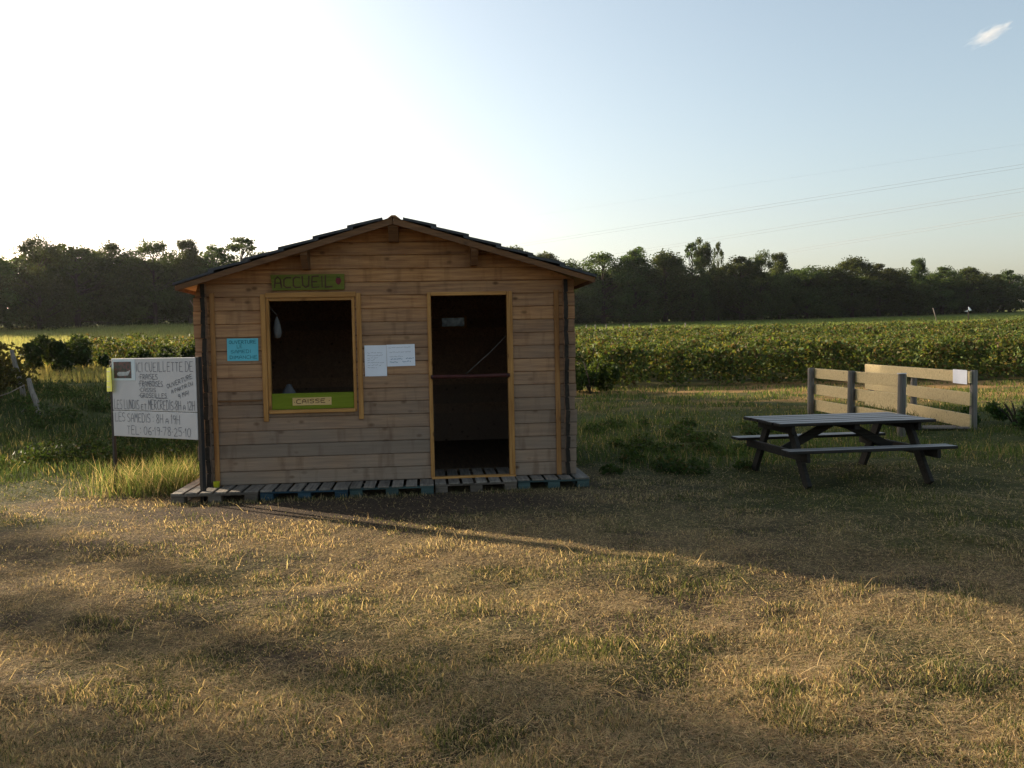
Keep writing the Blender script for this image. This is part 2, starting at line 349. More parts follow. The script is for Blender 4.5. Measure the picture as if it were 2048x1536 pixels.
def blades(name, x, y, h, w, cols, lean, mat, z=None):
    n = len(x); z = ground_z(x, y) - 0.006 if z is None else z
    th = rng.uniform(0, 2 * np.pi, n); ph = rng.uniform(0, 2 * np.pi, n)
    dx = np.cos(th) * w / 2; dy = np.sin(th) * w / 2
    lx = np.cos(ph) * lean * h; ly = np.sin(ph) * lean * h; up = h * np.sqrt(np.maximum(0.04, 1 - np.minimum(lean, .97) ** 2))
    V = np.empty((n, 5, 3)); 
    V[:, 0] = np.stack([x - dx, y - dy, z], 1); V[:, 1] = np.stack([x + dx, y + dy, z], 1)
    V[:, 2] = np.stack([x + dx * .8 + lx * .35, y + dy * .8 + ly * .35, z + up * .6], 1); V[:, 3] = np.stack([x - dx * .8 + lx * .35, y - dy * .8 + ly * .35, z + up * .6], 1)
    V[:, 4] = np.stack([x + lx, y + ly, z + up], 1)
    return bulk(name, V, 5, [(0, 1, 2, 3), (3, 2, 4)], cols, mat)
def tint(base, n, v=0.25, h=0.08):
    c = np.asarray(base, float); c = np.broadcast_to(c, (n, 3)).copy()
    c *= rng.uniform(1 - v, 1 + v, (n, 1)); c *= rng.uniform(1 - h, 1 + h, (n, 3)); return c

# ------------------------------------------------------------------ ground
STRAW = np.array((0.49, 0.372, 0.205)); STRAW2 = np.array((0.29, 0.215, 0.125)); SOIL = np.array((0.085, 0.062, 0.042)); TURF = np.array((0.055, 0.07, 0.022)); MEADOW = np.array((0.13, 0.165, 0.045))
def dryness(x, y):
    """1 = straw-dry, 0 = green; the right side also carries painted shade"""
    n = fbm(x * 0.9 + 3, y * 1.3, 21, 5); d = .62 + .38 * sstep(0.36, 0.60, n + 0.05) - .55 * sstep(9.5, 13, y) * sstep(.62, .42, n)
    d = d * (1 - 0.75 * sstep(10.2, 12.5, y) * sstep(23, 20, y))
    d = d * (1 - 0.8 * sstep(-3.6, -5.5, x) * sstep(9.2, 10.4, y))
    d = d * (1 - 0.62 * sstep(1.2, 4.0, x + .35 * (y - 7)) * sstep(5.6, 7.4, y))  # greener and darker on the right, where the hut's shade is coloured in
    return d
def patch(x, y):
    """1 = matted straw, 0 = worn dark turf and hollows"""
    p = sstep(.36, .56, .62 * fbm(x * 1.5, y * 1.9, 131, 4) + .38 * fbm(x * 5.2, y * 5.8, 137, 3))
    for hx, hy, r in ((-1.75, 4.05, .26), (-2.5, 5.2, .18), (-.2, 3.6, .2), (1.25, 4.1, .16), (-1.1, 5.0, .14)):
        p = p * sstep(.75, 1.25, np.hypot((x - hx) / r, (y - hy) / (r * .7)))
    return p
def ground_col(x, y):
    d = dryness(x, y)[:, None]; n = fbm(x * 2.3, y * 2.3, 5, 3)[:, None]
    n = n * patch(x, y)[:, None]; c = TURF * (1 - d) + (SOIL * (1 - n) + STRAW * .5 * n) * d
    strip = (sstep(20, 23, y) * sstep(33, 31, y))[:, None] * sstep(0.35, 0.6, fbm(x * .3, y * .9, 31, 3))[:, None] * sstep(-12, 0, x)[:, None]
    c = c * (1 - strip) + np.array((0.30, 0.19, 0.085)) * strip
    far = sstep(36, 50, y)[:, None]; m = fbm(x * .05, y * .12, 41, 4)[:, None]
    c = c * (1 - far) + (MEADOW * (0.75 + 0.5 * m) + np.array((0.05, 0.03, 0)) * m) * far
    bare_shade = (sstep(1.5, .7, np.hypot((x + 1.5) / 2.0, (y - 9.0) / 0.7)))[:, None]  # bare soil oval, coloured dark to deepen the shade before the hut
    return c * (1 - bare_shade) + np.array((0.075, 0.056, 0.042)) * bare_shade
def make_ground():
    ys = np.concatenate([np.linspace(-40, -2, 12), np.linspace(-1, 14, 210), 14 + np.geomspace(0.08, 486, 180)])
    t = np.linspace(-1, 1, 421); xs = np.sign(t) * (np.abs(t) * 9 + np.abs(t) ** 6 * 390)
    X, Y = np.meshgrid(xs, ys); x = X.ravel(); y = Y.ravel(); z = ground_z(x, y)
    nx = len(xs); ny = len(ys); me = bpy.data.meshes.new('ground')
    me.vertices.add(nx * ny); me.vertices.foreach_set('co', np.stack([x, y, z], 1).astype(np.float32).ravel())
    i, j = np.meshgrid(np.arange(nx - 1), np.arange(ny - 1)); k = (j * nx + i).ravel()
    q = np.stack([k, k + 1, k + nx + 1, k + nx], 1).astype(np.int32)
    me.loops.add(q.size); me.loops.foreach_set('vertex_index', q.ravel()); me.polygons.add(len(q)); me.polygons.foreach_set('loop_start', np.arange(0, q.size, 4, dtype=np.int32))
    me.update(calc_edges=True); me.polygons.foreach_set('use_smooth', [True] * len(q)); set_col(me, ground_col(x, y))
    m, nt, b = nmat('turf_and_soil'); N = nt.nodes; Lk = nt.links
    a = N.new('ShaderNodeAttribute'); a.attribute_name = 'Col'; tc = N.new('ShaderNodeTexCoord')
    n1 = N.new('ShaderNodeTexNoise'); n1.inputs['Scale'].default_value = 38; n1.inputs['Detail'].default_value = 6; Lk.new(tc.outputs['Object'], n1.inputs['Vector'])
    n2 = N.new('ShaderNodeTexNoise'); n2.inputs['Scale'].default_value = 3.0; n2.inputs['Detail'].default_value = 6; Lk.new(tc.outputs['Object'], n2.inputs['Vector'])
    r = ramp(nt, [(0.3, (.45, .43, .42)), (0.7, (1.25, 1.2, 1.1))]); Lk.new(n1.outputs[0], r.inputs[0])
    c = mixc(nt, 1.0, a.outputs['Color'], r.outputs[0], 'MULTIPLY'); r2 = ramp(nt, [(0.35, (.8, .8, .8)), (0.65, (1.12, 1.12, 1.12))]); Lk.new(n2.outputs[0], r2.inputs[0])
    c = mixc(nt, 1.0, c, r2.outputs[0], 'MULTIPLY'); Lk.new(c, b.inputs['Base Color']); b.inputs['Roughness'].default_value = 0.95; b.inputs['Specular IOR Level'].default_value = 0.05
    bp = N.new('ShaderNodeBump'); bp.inputs['Strength'].default_value = 0.8; bp.inputs['Distance'].default_value = 0.03; Lk.new(n1.outputs[0], bp.inputs['Height']); Lk.new(bp.outputs[0], b.inputs['Normal'])
    tag(link('ground', me, m), 'dry mown meadow running out to the fields', 'ground', kind='structure')
make_ground()

# ------------------------------------------------------------------ the wooden hut
YAW = math.radians(5.437)
CAB0 = Vector((-3.291, 9.739, 0.11))
cabin = tag(empty('wooden_hut', CAB0, YAW), 'brown timber farm-stand hut with a gable roof, service window and open doorway', 'hut')
front = empty('front_wall', parent=cabin); left = empty('left_wall', parent=cabin); right = empty('right_wall', parent=cabin); backw = empty('back_wall', parent=cabin)
ROW = 0.148; RIDGE_U = 2.02; SL = 0.306; RZ = 2.875; DEPTH = 4.0; WTOP = 2.15
def roof_under(u): return RZ - abs(u - RIDGE_U) * SL            # underside of the roof boards above the front wall
def plank(parent, u0b, u1b, u0t, u1t, v0, v1, mat, y0=0.0, th=0.028, inward=1):
    c = 0.009; j = random.uniform(-0.0025, 0.0025); y0 = y0 + j
    prof = [(0.015, v0), (0.0, v0 + c), (0.0, v1 - c), (0.015, v1), (th, v1), (th, v0)]
    V = []
    for e in (0, 1):
        for (dy, v) in prof:
            f = (v - v0) / (v1 - v0); u = (u0b + (u0t - u0b) * f) if e == 0 else (u1b + (u1t - u1b) * f)
            V.append((u, y0 + dy * inward, v))
    F = [tuple(range(5, -1, -1)), tuple(range(6, 12))] + [(k, (k + 1) % 6, 6 + (k + 1) % 6, 6 + k) for k in range(6)]
    if inward < 0: F = [tuple(reversed(f)) for f in F]
    return mesh('plank', V, F, mat, parent)
U0, U1 = -0.17, 4.035
WIN = (0.625, 1.54, 0.80, 2.045); DOOR = (2.405, 3.265, -0.01, 2.067)
def wall_rows(parent, holes, mat, y0, inward=1):
    r = 0; v = 0.0
    while v < RZ - .02:
        v1 = v + ROW
        lo, hi = U0 + random.uniform(-.012, .012), U1 + random.uniform(-.012, .012)
        if v > 2.06:                                               # gable rows end under the roof boards
            def lim(vv): return max(0.02, (RZ - vv) / SL)
            lb, hb = max(lo, RIDGE_U - lim(v)), min(hi, RIDGE_U + lim(v)); lt, ht = max(lo, RIDGE_U - lim(v1)), min(hi, RIDGE_U + lim(v1))
        else: lb = lt = lo; hb = ht = hi
        segs = [(lb, lt, hb, ht, v, v1)]
        for (a, b_, c, d) in holes:
            new = []
            for s in segs:
                if s[5] <= c + .004 or s[4] >= d - .004 or s[2] <= a + .004 or s[0] >= b_ - .004: new.append(s); continue
                new.append((s[0], s[1], a, a, s[4], s[5])) if s[0] < a else None
                if s[2] > b_: new.append((b_, b_, s[2], s[3], s[4], s[5]))
                if s[5] > d + .012: new.append((max(a, s[0]), max(a, s[0]), min(b_, s[2]), min(b_, s[2]), d, s[5]))
                if s[4] < c - .012: new.append((max(a, s[0]), max(a, s[0]), min(b_, s[2]), min(b_, s[2]), s[4], c))
            segs = [s for s in new if s is not None and s[2] - s[0] > 0.01]
        segs = [s for s in segs if not (s[0] >= s[2])]
        for s in segs: plank(parent, s[0], s[2], s[1], s[3], s[4] - .0008, s[5] + .0008, mat, y0, inward=inward)
        v = v1; r += 1
wall_rows(front, [WIN, DOOR], M_wall, 0.0)
BPX = (0, 0)
BH = (2.60, 2.955, 1.80, 1.935)                                       # a small light in the back wall
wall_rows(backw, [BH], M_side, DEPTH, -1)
def side_rows(parent, u, sgn):
    v = 0.0
    while v < WTOP + 0.02:
        e0 = -random.uniform(0.055, 0.10); e1 = DEPTH + 0.1; c = 0.009; v0, v1 = v - .0008, v + ROW + .0008; V = []
        prof = [(0.012, v0), (0, v0 + c), (0, v1 - c), (0.012, v1), (0.03, v1), (0.03, v0)]
        wob = random.uniform(-.006, .006)
        for y in (e0, e1):
            for (d, vv) in prof: V.append((u - sgn * (d * 1.6 - .024) + wob * (y < 0) * (1 if vv > v0 + .05 else -1), y, vv))
        F = [tuple(range(5, -1, -1)), tuple(range(6, 12))] + [(k, (k + 1) % 6, 6 + (k + 1) % 6, 6 + k) for k in range(6)]
        if sgn > 0: F = [tuple(reversed(f)) for f in F]
        o = mesh('plank', V, F, M_side, parent); 
        o.data.materials.append(M_log); o.data.polygons[0].material_index = 1     # front end face in near-black
        v += ROW
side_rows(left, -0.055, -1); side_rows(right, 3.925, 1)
# corner battens in front of the wall
box('corner_batten', (0.0, -0.024, 0.0), (0.052, -0.0035, 2.12), M_batten, front)
box('corner_batten', (3.80, -0.024, 0.0), (3.855, -0.0035, 2.11), M_batten, front)
box('shelf_batten', (0.06, -0.03, 0.928), (0.53, -0.0035, 0.945), M_barge, front)
# service window
win = empty('service_window', parent=cabin)
box('casing', (0.545, -0.03, 0.70), (0.598, -0.0035, 2.10), M_trim, win); box('casing', (1.585, -0.03, 0.70), (1.638, -0.0035, 2.10), M_trim, win)
box('casing', (0.60, -0.028, 2.06), (1.583, -0.0035, 2.115), M_trimx, win)
box('frame', (0.60, -0.012, 0.79), (0.632, 0.05, 2.058), M_trim, win); box('frame', (1.533, -0.012, 0.79), (1.565, 0.05, 2.058), M_trim, win)
box('frame', (0.634, -0.013, 2.025), (1.531, 0.05, 2.057), M_trimx, win); box('sill', (0.61, -0.045, 0.785), (1.55, 0.05, 0.822), M_trimx, win)
# doorway
dr = empty('door_frame', parent=cabin)
box('jamb', (2.368, -0.022, 0.02), (2.410, 0.06, 2.098), M_trim, dr); box('jamb', (3.262, -0.022, 0.02), (3.325, 0.06, 2.098), M_trim, dr)
box('head', (2.412, -0.021, 2.058), (3.260, 0.06, 2.097), M_trimx, dr); box('threshold', (2.375, -0.03, -0.004), (3.33, 0.06, 0.019), M_trimx, dr)
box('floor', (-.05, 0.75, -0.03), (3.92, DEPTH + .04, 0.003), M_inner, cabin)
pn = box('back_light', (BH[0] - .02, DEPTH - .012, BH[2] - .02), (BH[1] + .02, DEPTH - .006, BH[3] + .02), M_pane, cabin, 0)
box('frame', (BH[1] - .005, DEPTH - .06, BH[2] - .03), (BH[1] + .03, DEPTH - .03, BH[3] + .03), M_trim, pn); box('frame', (BH[0] - .03, DEPTH - .06, BH[2] - .035), (BH[1] - .007, DEPTH - .03, BH[2] - .002), M_trimx, pn)
# roof
rf = empty('roof', parent=cabin)
YF, YB = -0.30, DEPTH + 0.25
def slab(name, s, d0, d1, h0, h1, t, y0, y1, mat, lift=0.0, parent=rf):
    """a sheet lying on one slope: s = -1 left / +1 right, d = horizontal distance from the ridge, h = height above the boards' underside at d0 / d1"""
    def pt(d, h, y): return (RIDGE_U + s * d, y, RZ - d * SL + h)
    V = [pt(d0, h0, y0), pt(d1, h1, y0), pt(d1, h1 + t, y0), pt(d0, h0 + t, y0), pt(d0, h0, y1), pt(d1, h1, y1), pt(d1, h1 + t, y1), pt(d0, h0 + t, y1)]
    F = [(0, 1, 2, 3), (7, 6, 5, 4), (0, 4, 5, 1), (3, 2, 6, 7), (1, 5, 6, 2), (0, 3, 7, 4)]
    if s < 0: F = [tuple(reversed(f)) for f in F]
    return mesh(name, V, F, mat, parent)
for s, span in ((-1, 2.31), (1, 2.21)):
    nb = 16
    for k in range(nb):                                            # roof boards run front to back
        a = span * k / nb + (0.0 if k else 0.004); b_ = span * (k + 1) / nb - 0.003
        slab('roof_board', s, a, b_, 0.0, 0.0, 0.018, YF + .03, YB, M_soffit)
    nc = 6; cl = (span - 0.11) / nc
    for k in range(nc):                                            # bitumen sheets lapped like shingles
        a = 0.11 + cl * k - (0.05 if k else 0); b_ = 0.11 + cl * (k + 1) + 0.01
        slab('roofing_sheet', s, a, b_, 0.021, 0.052 if k < nc - 1 else 0.024, 0.027, YF - .015 - .004 * (k % 2), YB + .01, M_roof)
    slab('ridge_flashing', s, 0.0, 0.16, 0.019, 0.019, 0.0015, YF - .01, YB + .02, M_roof)
    # barge board under the verge
    def pt(d, h, y): return (RIDGE_U + s * d, y, RZ - d * SL + h)
    V = [pt(0.004, -.055, YF), pt(span - .02, -.04, YF), pt(span - .02, .017, YF), pt(0.004, .017, YF), pt(0.004, -.055, YF + .027), pt(span - .02, -.04, YF + .027), pt(span - .02, .017, YF + .027), pt(0.004, .017, YF + .027)]
    F = [(0, 1, 2, 3), (7, 6, 5, 4), (0, 4, 5, 1), (3, 2, 6, 7), (1, 5, 6, 2), (0, 3, 7, 4)]
    if s < 0: F = [tuple(reversed(f)) for f in F]
    mesh('barge_board', V, F, M_barge, rf)
    box('eave_strip', (RIDGE_U + s * (span - .012) - .012, YF + .03, RZ - span * SL - .03), (RIDGE_U + s * (span - .012) + .012, YB, RZ - span * SL + .016), M_barge, rf)
for u, w in ((RIDGE_U, .11), (1.06, .075), (2.90, .075)):            # purlins reaching out under the verge
    t = RZ - abs(u - RIDGE_U) * SL - .012; hh = .21
    V = []
    for du in (-w / 2, w / 2):
        V += [(u + du, YF + .03, t), (u + du, YF + .03, t - .07), (u + du, YF + .16, t - hh), (u + du, DEPTH + .2, t - hh), (u + du, DEPTH + .2, t)]
    F = [(0, 1, 2, 3, 4), (9, 8, 7, 6, 5)] + [((k + 1) % 5, k, 5 + k, 5 + (k + 1) % 5) for k in range(5)]
    mesh('purlin', V, F, M_barge, rf)

# things fixed to or standing in the hut: placed in the hut's own coordinates
def on_hut(name, u, y, v, rx=0.0):
    o = empty(name); o.matrix_world = Matrix.Translation(CAB0) @ Matrix.Rotation(YAW, 4, 'Z') @ Matrix.Translation((u, y, v)) @ Matrix.Rotation(rx, 4, 'Y'); return o
sg = tag(on_hut('welcome_sign', 0.665, -0.034, 2.140, 0.0), 'green painted board lettered ACCUEIL above the service window', 'sign')
V = [(0.02, 0, 0), (0.797, 0, 0.002), (0.80, 0, 0.173), (0.0, 0, 0.170)]
mesh('board', V + [(a, .026, c) for a, b_, c in V], [(0, 1, 2, 3), (7, 6, 5, 4), (0, 4, 5, 1), (1, 5, 6, 2), (2, 6, 7, 3), (3, 7, 4, 0)], M_green, sg)
lettering('lettering', 'ACCUEIL', (0.030, 0.026), (0.68, 0.034), 0.118, M_ink_brown, sg, lambda s, t: (s, -.0015, t), w=0.016)
st_ = [(0.735 + 0.032 * math.cos(a) * (1 - .25 * max(0, -math.sin(a))), -.002, 0.095 + 0.042 * math.sin(a)) for a in np.linspace(0, 2 * math.pi, 15)[:-1]]
mesh('strawberry', st_, [tuple(range(14))], plain('strawberry_paint', (0.12, 0.015, 0.02), .7, .3, 30), sg)
mesh('strawberry_leaf', [(0.712, -.003, .135), (0.735, -.003, .125), (0.757, -.003, .137), (.75, -.003, .146), (0.737, -.003, .138), (.722, -.003, .148)], [(0, 1, 2, 3, 4, 5)], plain('leaf_paint', (0.03, 0.05, 0.01), .7), sg)
ts = tag(on_hut('till_sign', 0.634, 0.0, 0.825, 0.0), 'bright green board across the foot of the service window, with a CAISSE card', 'sign')
box('board', (0.0, 0.0, 0.0), (0.897, 0.02, 0.178), M_green2, ts)
card = box('card', (0.225, -0.006, 0.042), (0.650, -0.0015, 0.128), M_caisse, ts, 0.001)
lettering('lettering', '.CAISSE .', (0.235, 0.062), (0.640, 0.070), 0.045, M_ink_brown, card, lambda s, t: (s, -.0075, t), w=0.007, small=())
bp_ = tag(on_hut('blue_notice', 0.170, -0.0085, 1.376, math.radians(0.5)), 'blue handwritten paper notice pinned left of the service window', 'notice')
box('sheet', (0, 0, 0), (0.335, 0.003, 0.247), M_blue, bp_, 0)
for k, (tx, a, b_, t) in enumerate((('OUVERTURE', .02, .315, .188), ('LE', .105, .165, .140), ('SAMEDI', .035, .26, .085), ('DIMANCHE', .025, .325, .022))):
    lettering('lettering', tx, (a, t), (b_, t + .004), 0.034, M_ink_teal, bp_, lambda s, tt: (s, -.0012, tt), w=0.0055)
p1 = tag(on_hut('tall_notice', 1.662, -0.0075, 1.172, 0), 'tall white printed sheet pinned just right of the service window', 'notice')
box('sheet', (0, 0, 0), (0.243, 0.002, 0.345), M_paper, p1, 0)
scrawl('print', [(.03, .19, .262), (.03, .20, .232), (.03, .14, .206), (.03, .11, .18), (.03, .21, .152), (.03, .18, .124), (.03, .13, .098)], M_ink_pale, p1, lambda s, t: (s, -.0012, t))
p2 = tag(on_hut('wide_notice', 1.909, -0.0078, 1.277, math.radians(-0.6)), 'wide white printed sheet pinned between the tall sheet and the doorway', 'notice')
box('sheet', (0, 0, 0), (0.312, 0.002, 0.243), M_paper, p2, 0)
scrawl('print', [(.02, .27, .208), (.03, .27, .158), (.03, .17, .108)], M_ink_pale, p2, lambda s, t: (s, -.0012, t))
scrawl('print', [(.04, .17, .08), (.21, .29, .085), (.03, .12, .048), (.17, .26, .05)], M_ink_blue, p2, lambda s, t: (s, -.0012, t), w=.006)
rb = tag(on_hut('barrier_bar', 2.39, -0.045, 1.152, 0), 'dark red bar laid across the open doorway', 'bar')
V, F = tube_data([(0, 0, 0), (0.012, 0, 0), (0.45, 0, -.004), (0.878, 0, 0), (.89, 0, 0)], [.020, .023, .022, .023, .020], 10); mesh('bar', V, F, M_red, rb, True)
for a in (0.02, 0.86): mesh('hook', *tube_data([(a, .02, -.03), (a, -.026, -.028), (a, -.03, 0), (a, -.028, .02)], .004, 6), M_black, rb)
cord = tag(on_hut('slack_cord', 0, 0, 0), 'thin pale cord slanting across the dark doorway', 'cord')
mesh('strand', *tube_data([(3.255, .03, 1.60), (3.08, .1, 1.42), (2.92, .16, 1.28), (2.80, .22, 1.17)], .0022, 6), M_cord, cord)
def bag(name, u, y, v, w, h, d, mat, label, cat):
    o = tag(on_hut(name, u, y, v), label, cat); V = []; n = 14; rr = [(0, .35), (.05, .8), (.25, 1), (.55, .85), (.8, .55), (.92, .3), (1, .22)]
    for (t, k) in rr:
        for a in range(n):
            an = 2 * math.pi * a / n; j = 1 + .12 * math.sin(3 * an + 5 * t) + random.uniform(-.04, .04); V.append((w / 2 * k * j * math.cos(an), d / 2 * k * j * math.sin(an), h * t))
    F = [(i * n + a, i * n + (a + 1) % n, (i + 1) * n + (a + 1) % n, (i + 1) * n + a) for i in range(len(rr) - 1) for a in range(n)] + [tuple(range(n - 1, -1, -1)), tuple((len(rr) - 1) * n + a for a in range(n))]
    mesh('body', V, F, mat, o, True); return o
b1 = bag('hanging_bag', 0.69, 0.16, 1.62, 0.09, 0.24, 0.07, M_bag, 'pale plastic bag hanging inside the service window', 'bag')
mesh('strap', *tube_data([(0, 0, .26), (-.05, -.04, .32), (-.07, -.09, .36)], .004, 6), M_bag, b1)
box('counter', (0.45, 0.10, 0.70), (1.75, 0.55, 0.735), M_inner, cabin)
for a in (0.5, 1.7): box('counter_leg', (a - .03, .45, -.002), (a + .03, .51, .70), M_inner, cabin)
bag('grey_sack', 0.79, 0.25, 0.736, 0.24, 0.36, 0.2, M_grey, 'grey sack standing on the counter in the window corner', 'sack')
cup = tag(on_hut('yellow_cup', 0.03, -0.10, -0.002), 'small yellow plastic cup at the foot of the hut corner', 'cup')
rr = [(0, .026), (.002, .03), (.06, .036), (.064, .038), (.064, .034), (.01, .028)]; n = 14
V = [(r * math.cos(2 * math.pi * a / n), r * math.sin(2 * math.pi * a / n), z) for z, r in rr for a in range(n)]
mesh('wall', V, [(i * n + a, i * n + (a + 1) % n, (i + 1) * n + (a + 1) % n, (i + 1) * n + a) for i in range(5) for a in range(n)] + [tuple(range(n - 1, -1, -1)), tuple(5 * n + a for a in range(n))], M_yel, cup, True)
hk = tag(on_hut('eave_cord', 0, 0, 0), 'pale cord slanting down from the left eave of the hut', 'cord')
mesh('strand', *tube_data([(-.27, .25, 2.06), (-.22, .3, 1.95), (-.10, .42, 1.82)], .005, 6), M_cord, hk)
pb = tag(on_hut('jutting_board', 3.96, DEPTH + .12, 1.30), 'short brown board jutting out behind the right wall of the hut', 'board')
box('board', (0.0, 0, 0), (0.62, .035, .13), M_side, pb)
box('stay', (0.03, .037, -1.4), (0.09, .08, .12), M_side, pb)

# ------------------------------------------------------------------ pallets under the hut
def pallet(u0, w, yfront, top, ns, mat_front, mat_slat, tilt, label):
    o = tag(on_hut('pallet', u0, yfront, top - 0.125, tilt), label, 'pallet', 'pallets the hut stands on'); L = 1.2
    sw = (w - 0.005) / ns
    for k in range(ns):
        g = 0.032 if k < ns - 1 else 0.0; x0 = k * sw; e = random.uniform(-.012, .012)
        box('slat', (x0, e, 0.105), (x0 + sw - g, L, 0.125 - random.uniform(0, .003)), mat_slat, o, .003)
    box('lead_board', (0, .004, .086), (w - .005, .10, .1045), mat_front, o, .003)
    for k, x in enumerate((0.0, w / 2 - .07, w - .145)):
        for y in (.006, .53, 1.05): box('block', (x, y, .019), (x + .135, y + .14, .0855), mat_front, o, .004)
        box('runner', (x, .002, .0), (x + .135, L, .0185), mat_front, o, .003)
pallet(-0.36, 0.90, -0.46, 0.001, 6, M_pal_brown, M_pal_grey, 0.0, 'grey pallet under the left corner of the hut beside the sign')
pallet(0.555, 0.925, -0.44, 0.0, 6, M_pal_blue, M_pal_grey, 0.004, 'pallet with blue painted blocks below the service window')
pallet(1.49, 0.91, -0.40, -0.001, 6, M_pal_green, M_pal_grey, 0.0, 'greenish pallet between the blue pallet and the doorway')
pallet(2.41, 0.905, -0.34, -0.001, 6, M_pal_brown, M_pal_grey, -0.004, 'brown pallet in front of the doorway')
pallet(3.325, 0.81, -0.28, 0.0, 5, M_pal_green, M_pal_grey, 0.004, 'dark pallet under the right corner of the hut')

# ------------------------------------------------------------------ hand-lettered sign beside the hut
SA = at(229, 800, 10.1).xy.to_3d(); SB = at(399, 800, 9.42).xy.to_3d()
sgn_yaw = math.atan2(SB.y - SA.y, SB.x - SA.x); SW = (SB - SA).length
board = tag(empty('picking_sign', (SA.x, SA.y, 0), sgn_yaw), 'white hand-lettered picking sign on two black posts left of the hut', 'sign')
BT, BS, BB = at(230, 717, 10.1).z, at(230, 820, 10.1).z, at(230, 871, 10.1).z
box('post', (-.026, -.034, gz(*SA.xy) - .2), (.008, .0, BT - .02), M_black, board); box('post', (SW - .006, -.03, gz(*SB.xy) - .2), (SW + .042, .015, BT + .005), M_black, board)
up = box('upper_panel', (.01, -.032, BS + .003), (SW - .008, -.022, BT), M_white, board, .004); lp = box('lower_panel', (.01, -.033, BB), (SW - .008, -.022, BS - .003), M_white, board, .004)
def sx(c): return .01 + (c - 155) / (1540 - 155) * (SW - .018)
def sz(c): return BT + (c - 135) / (965 - 135) * (BS - BT) if c < 965 else BS + (c - 965) / (1390 - 965) * (BB - BS)
def write(parent, tx, x0, x1, yb0, yt, yb1=None, small=(), w=.0065):
    yb1 = yb0 if yb1 is None else yb1
    lettering('lettering', tx, (sx(x0), sz(yb0)), (sx(x1), sz(yb1)), sz(yt) - sz(yb0), M_ink, parent, lambda s, t: (s, -.0345, t), w=w, small=small)
write(up, 'ICI CUEILLETTE DE', 575, 1510, 345, 200); write(up, '-FRAISES', 620, 940, 465, 385); write(up, '-FRAMBOISES', 615, 1020, 578, 492); write(up, '-CASSIS', 620, 905, 662, 600); write(up, '-GROSEILLES', 615, 1080, 752, 682)
write(up, 'OUVERTURE', 1085, 1495, 610, 545, 445); write(up, 'A PARTIR DU', 1155, 1500, 690, 635, 545); write(up, '9 MAI', 1260, 1440, 770, 700, 690)
write(up, 'LES LUNDIS ET MERCREDIS:8H A 12H', 180, 1515, 935, 790, small=(11, 12, 27), w=.007)
write(lp, 'LES SAMEDIS : 8H A 19H', 185, 1275, 1140, 1000, 1155, small=(17,), w=.007); write(lp, 'TEL: 06-19-78-25-10', 385, 1445, 1345, 1210, w=.007)
mesh('underline', [(sx(900), -.0345, sz(768)), (sx(1085), -.0345, sz(764)), (sx(1085), -.0345, sz(758)), (sx(900), -.0345, sz(762))], [(0, 1, 2, 3)], M_ink, up)
ph = box('print_border', (sx(175), -.0365, sz(485)), (sx(565), -.0325, sz(150)), M_photo_edge, up, 0)
def photo_mat():
    m, nt, b = nmat('fruit_photo'); N = nt.nodes; tc = N.new('ShaderNodeTexCoord'); n = N.new('ShaderNodeTexNoise'); n.inputs['Scale'].default_value = 26; n.inputs['Detail'].default_value = 3
    nt.links.new(tc.outputs['Object'], n.inputs['Vector']); r = ramp(nt, [(0.3, (.02, .06, .04)), (.5, (.10, .075, .07)), (.72, (.22, .08, .07))]); nt.links.new(n.outputs[0], r.inputs[0]); nt.links.new(r.outputs[0], b.inputs['Base Color']); return m
box('print', (sx(205), -.0385, sz(450)), (sx(505), -.037, sz(188)), photo_mat(), ph, 0)
mesh('print_bowl', [(sx(a), -.0395, sz(c)) for a, c in ((265, 400), (300, 415), (450, 405), (495, 320), (420, 350), (290, 350), (262, 370))], [tuple(range(7))], plain('bowl_print', (.42, .45, .44), .5, .2, 30), ph)
# rain stains are in the white paint; a lime card hangs on the outer post
lc = tag(empty('lime_card', at(217, 736, 10.03), sgn_yaw - .25), 'lime green card hanging on the outer post of the picking sign', 'card')
V = [(-.055, 0, -.005), (.065, 0, .01), (.045, .01, -.265), (-.085, .006, -.27)]
o = mesh('card', V + [(a, b_ + .003, c) for a, b_, c in V], [(3, 2, 1, 0), (4, 5, 6, 7), (0, 1, 5, 4), (1, 2, 6, 5), (2, 3, 7, 6), (3, 0, 4, 7)], M_card, lc); set_col(o.data, np.tile((0.55, 0.60, 0.13), (8, 1)))
scrawl('print', [(-.045, .04, -.04), (-.02, .0, -.10), (-.05, .03, -.15), (-.06, .03, -.215)], M_ink_pale, lc, lambda s, t: (s, -.004, t), w=.006)
mesh('string', *tube_data([(.0, .005, 0), (.03, .02, .05), (.04, .03, .09)], .003, 6), M_cord, lc)

# ------------------------------------------------------------------ picnic table
tb = tag(empty('picnic_table', (3.70, 10.10, gz(3.7, 10.0)), math.radians(7.0)), 'dark stained timber picnic table with two attached benches', 'picnic table')
TH = 0.612; TL = 0.90
for k in range(5):
    y = -.51 + k * .208
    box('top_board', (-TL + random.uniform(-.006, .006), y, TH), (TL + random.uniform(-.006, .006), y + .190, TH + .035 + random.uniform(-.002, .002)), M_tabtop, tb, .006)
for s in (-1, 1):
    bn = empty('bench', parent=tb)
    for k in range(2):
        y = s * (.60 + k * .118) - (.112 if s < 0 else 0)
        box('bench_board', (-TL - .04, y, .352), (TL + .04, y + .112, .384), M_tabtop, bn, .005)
def sky_pale_top(o):
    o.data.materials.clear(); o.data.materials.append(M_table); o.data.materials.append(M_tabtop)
    for p in o.data.polygons: p.material_index = 1 if p.normal.z > .9 else 0  # upward faces paler: sky reflection put into the board colour
for o in [c for c in tb.children if c.name.startswith('top_board')] + [c for b_ in tb.children for c in b_.children]: sky_pale_top(o)
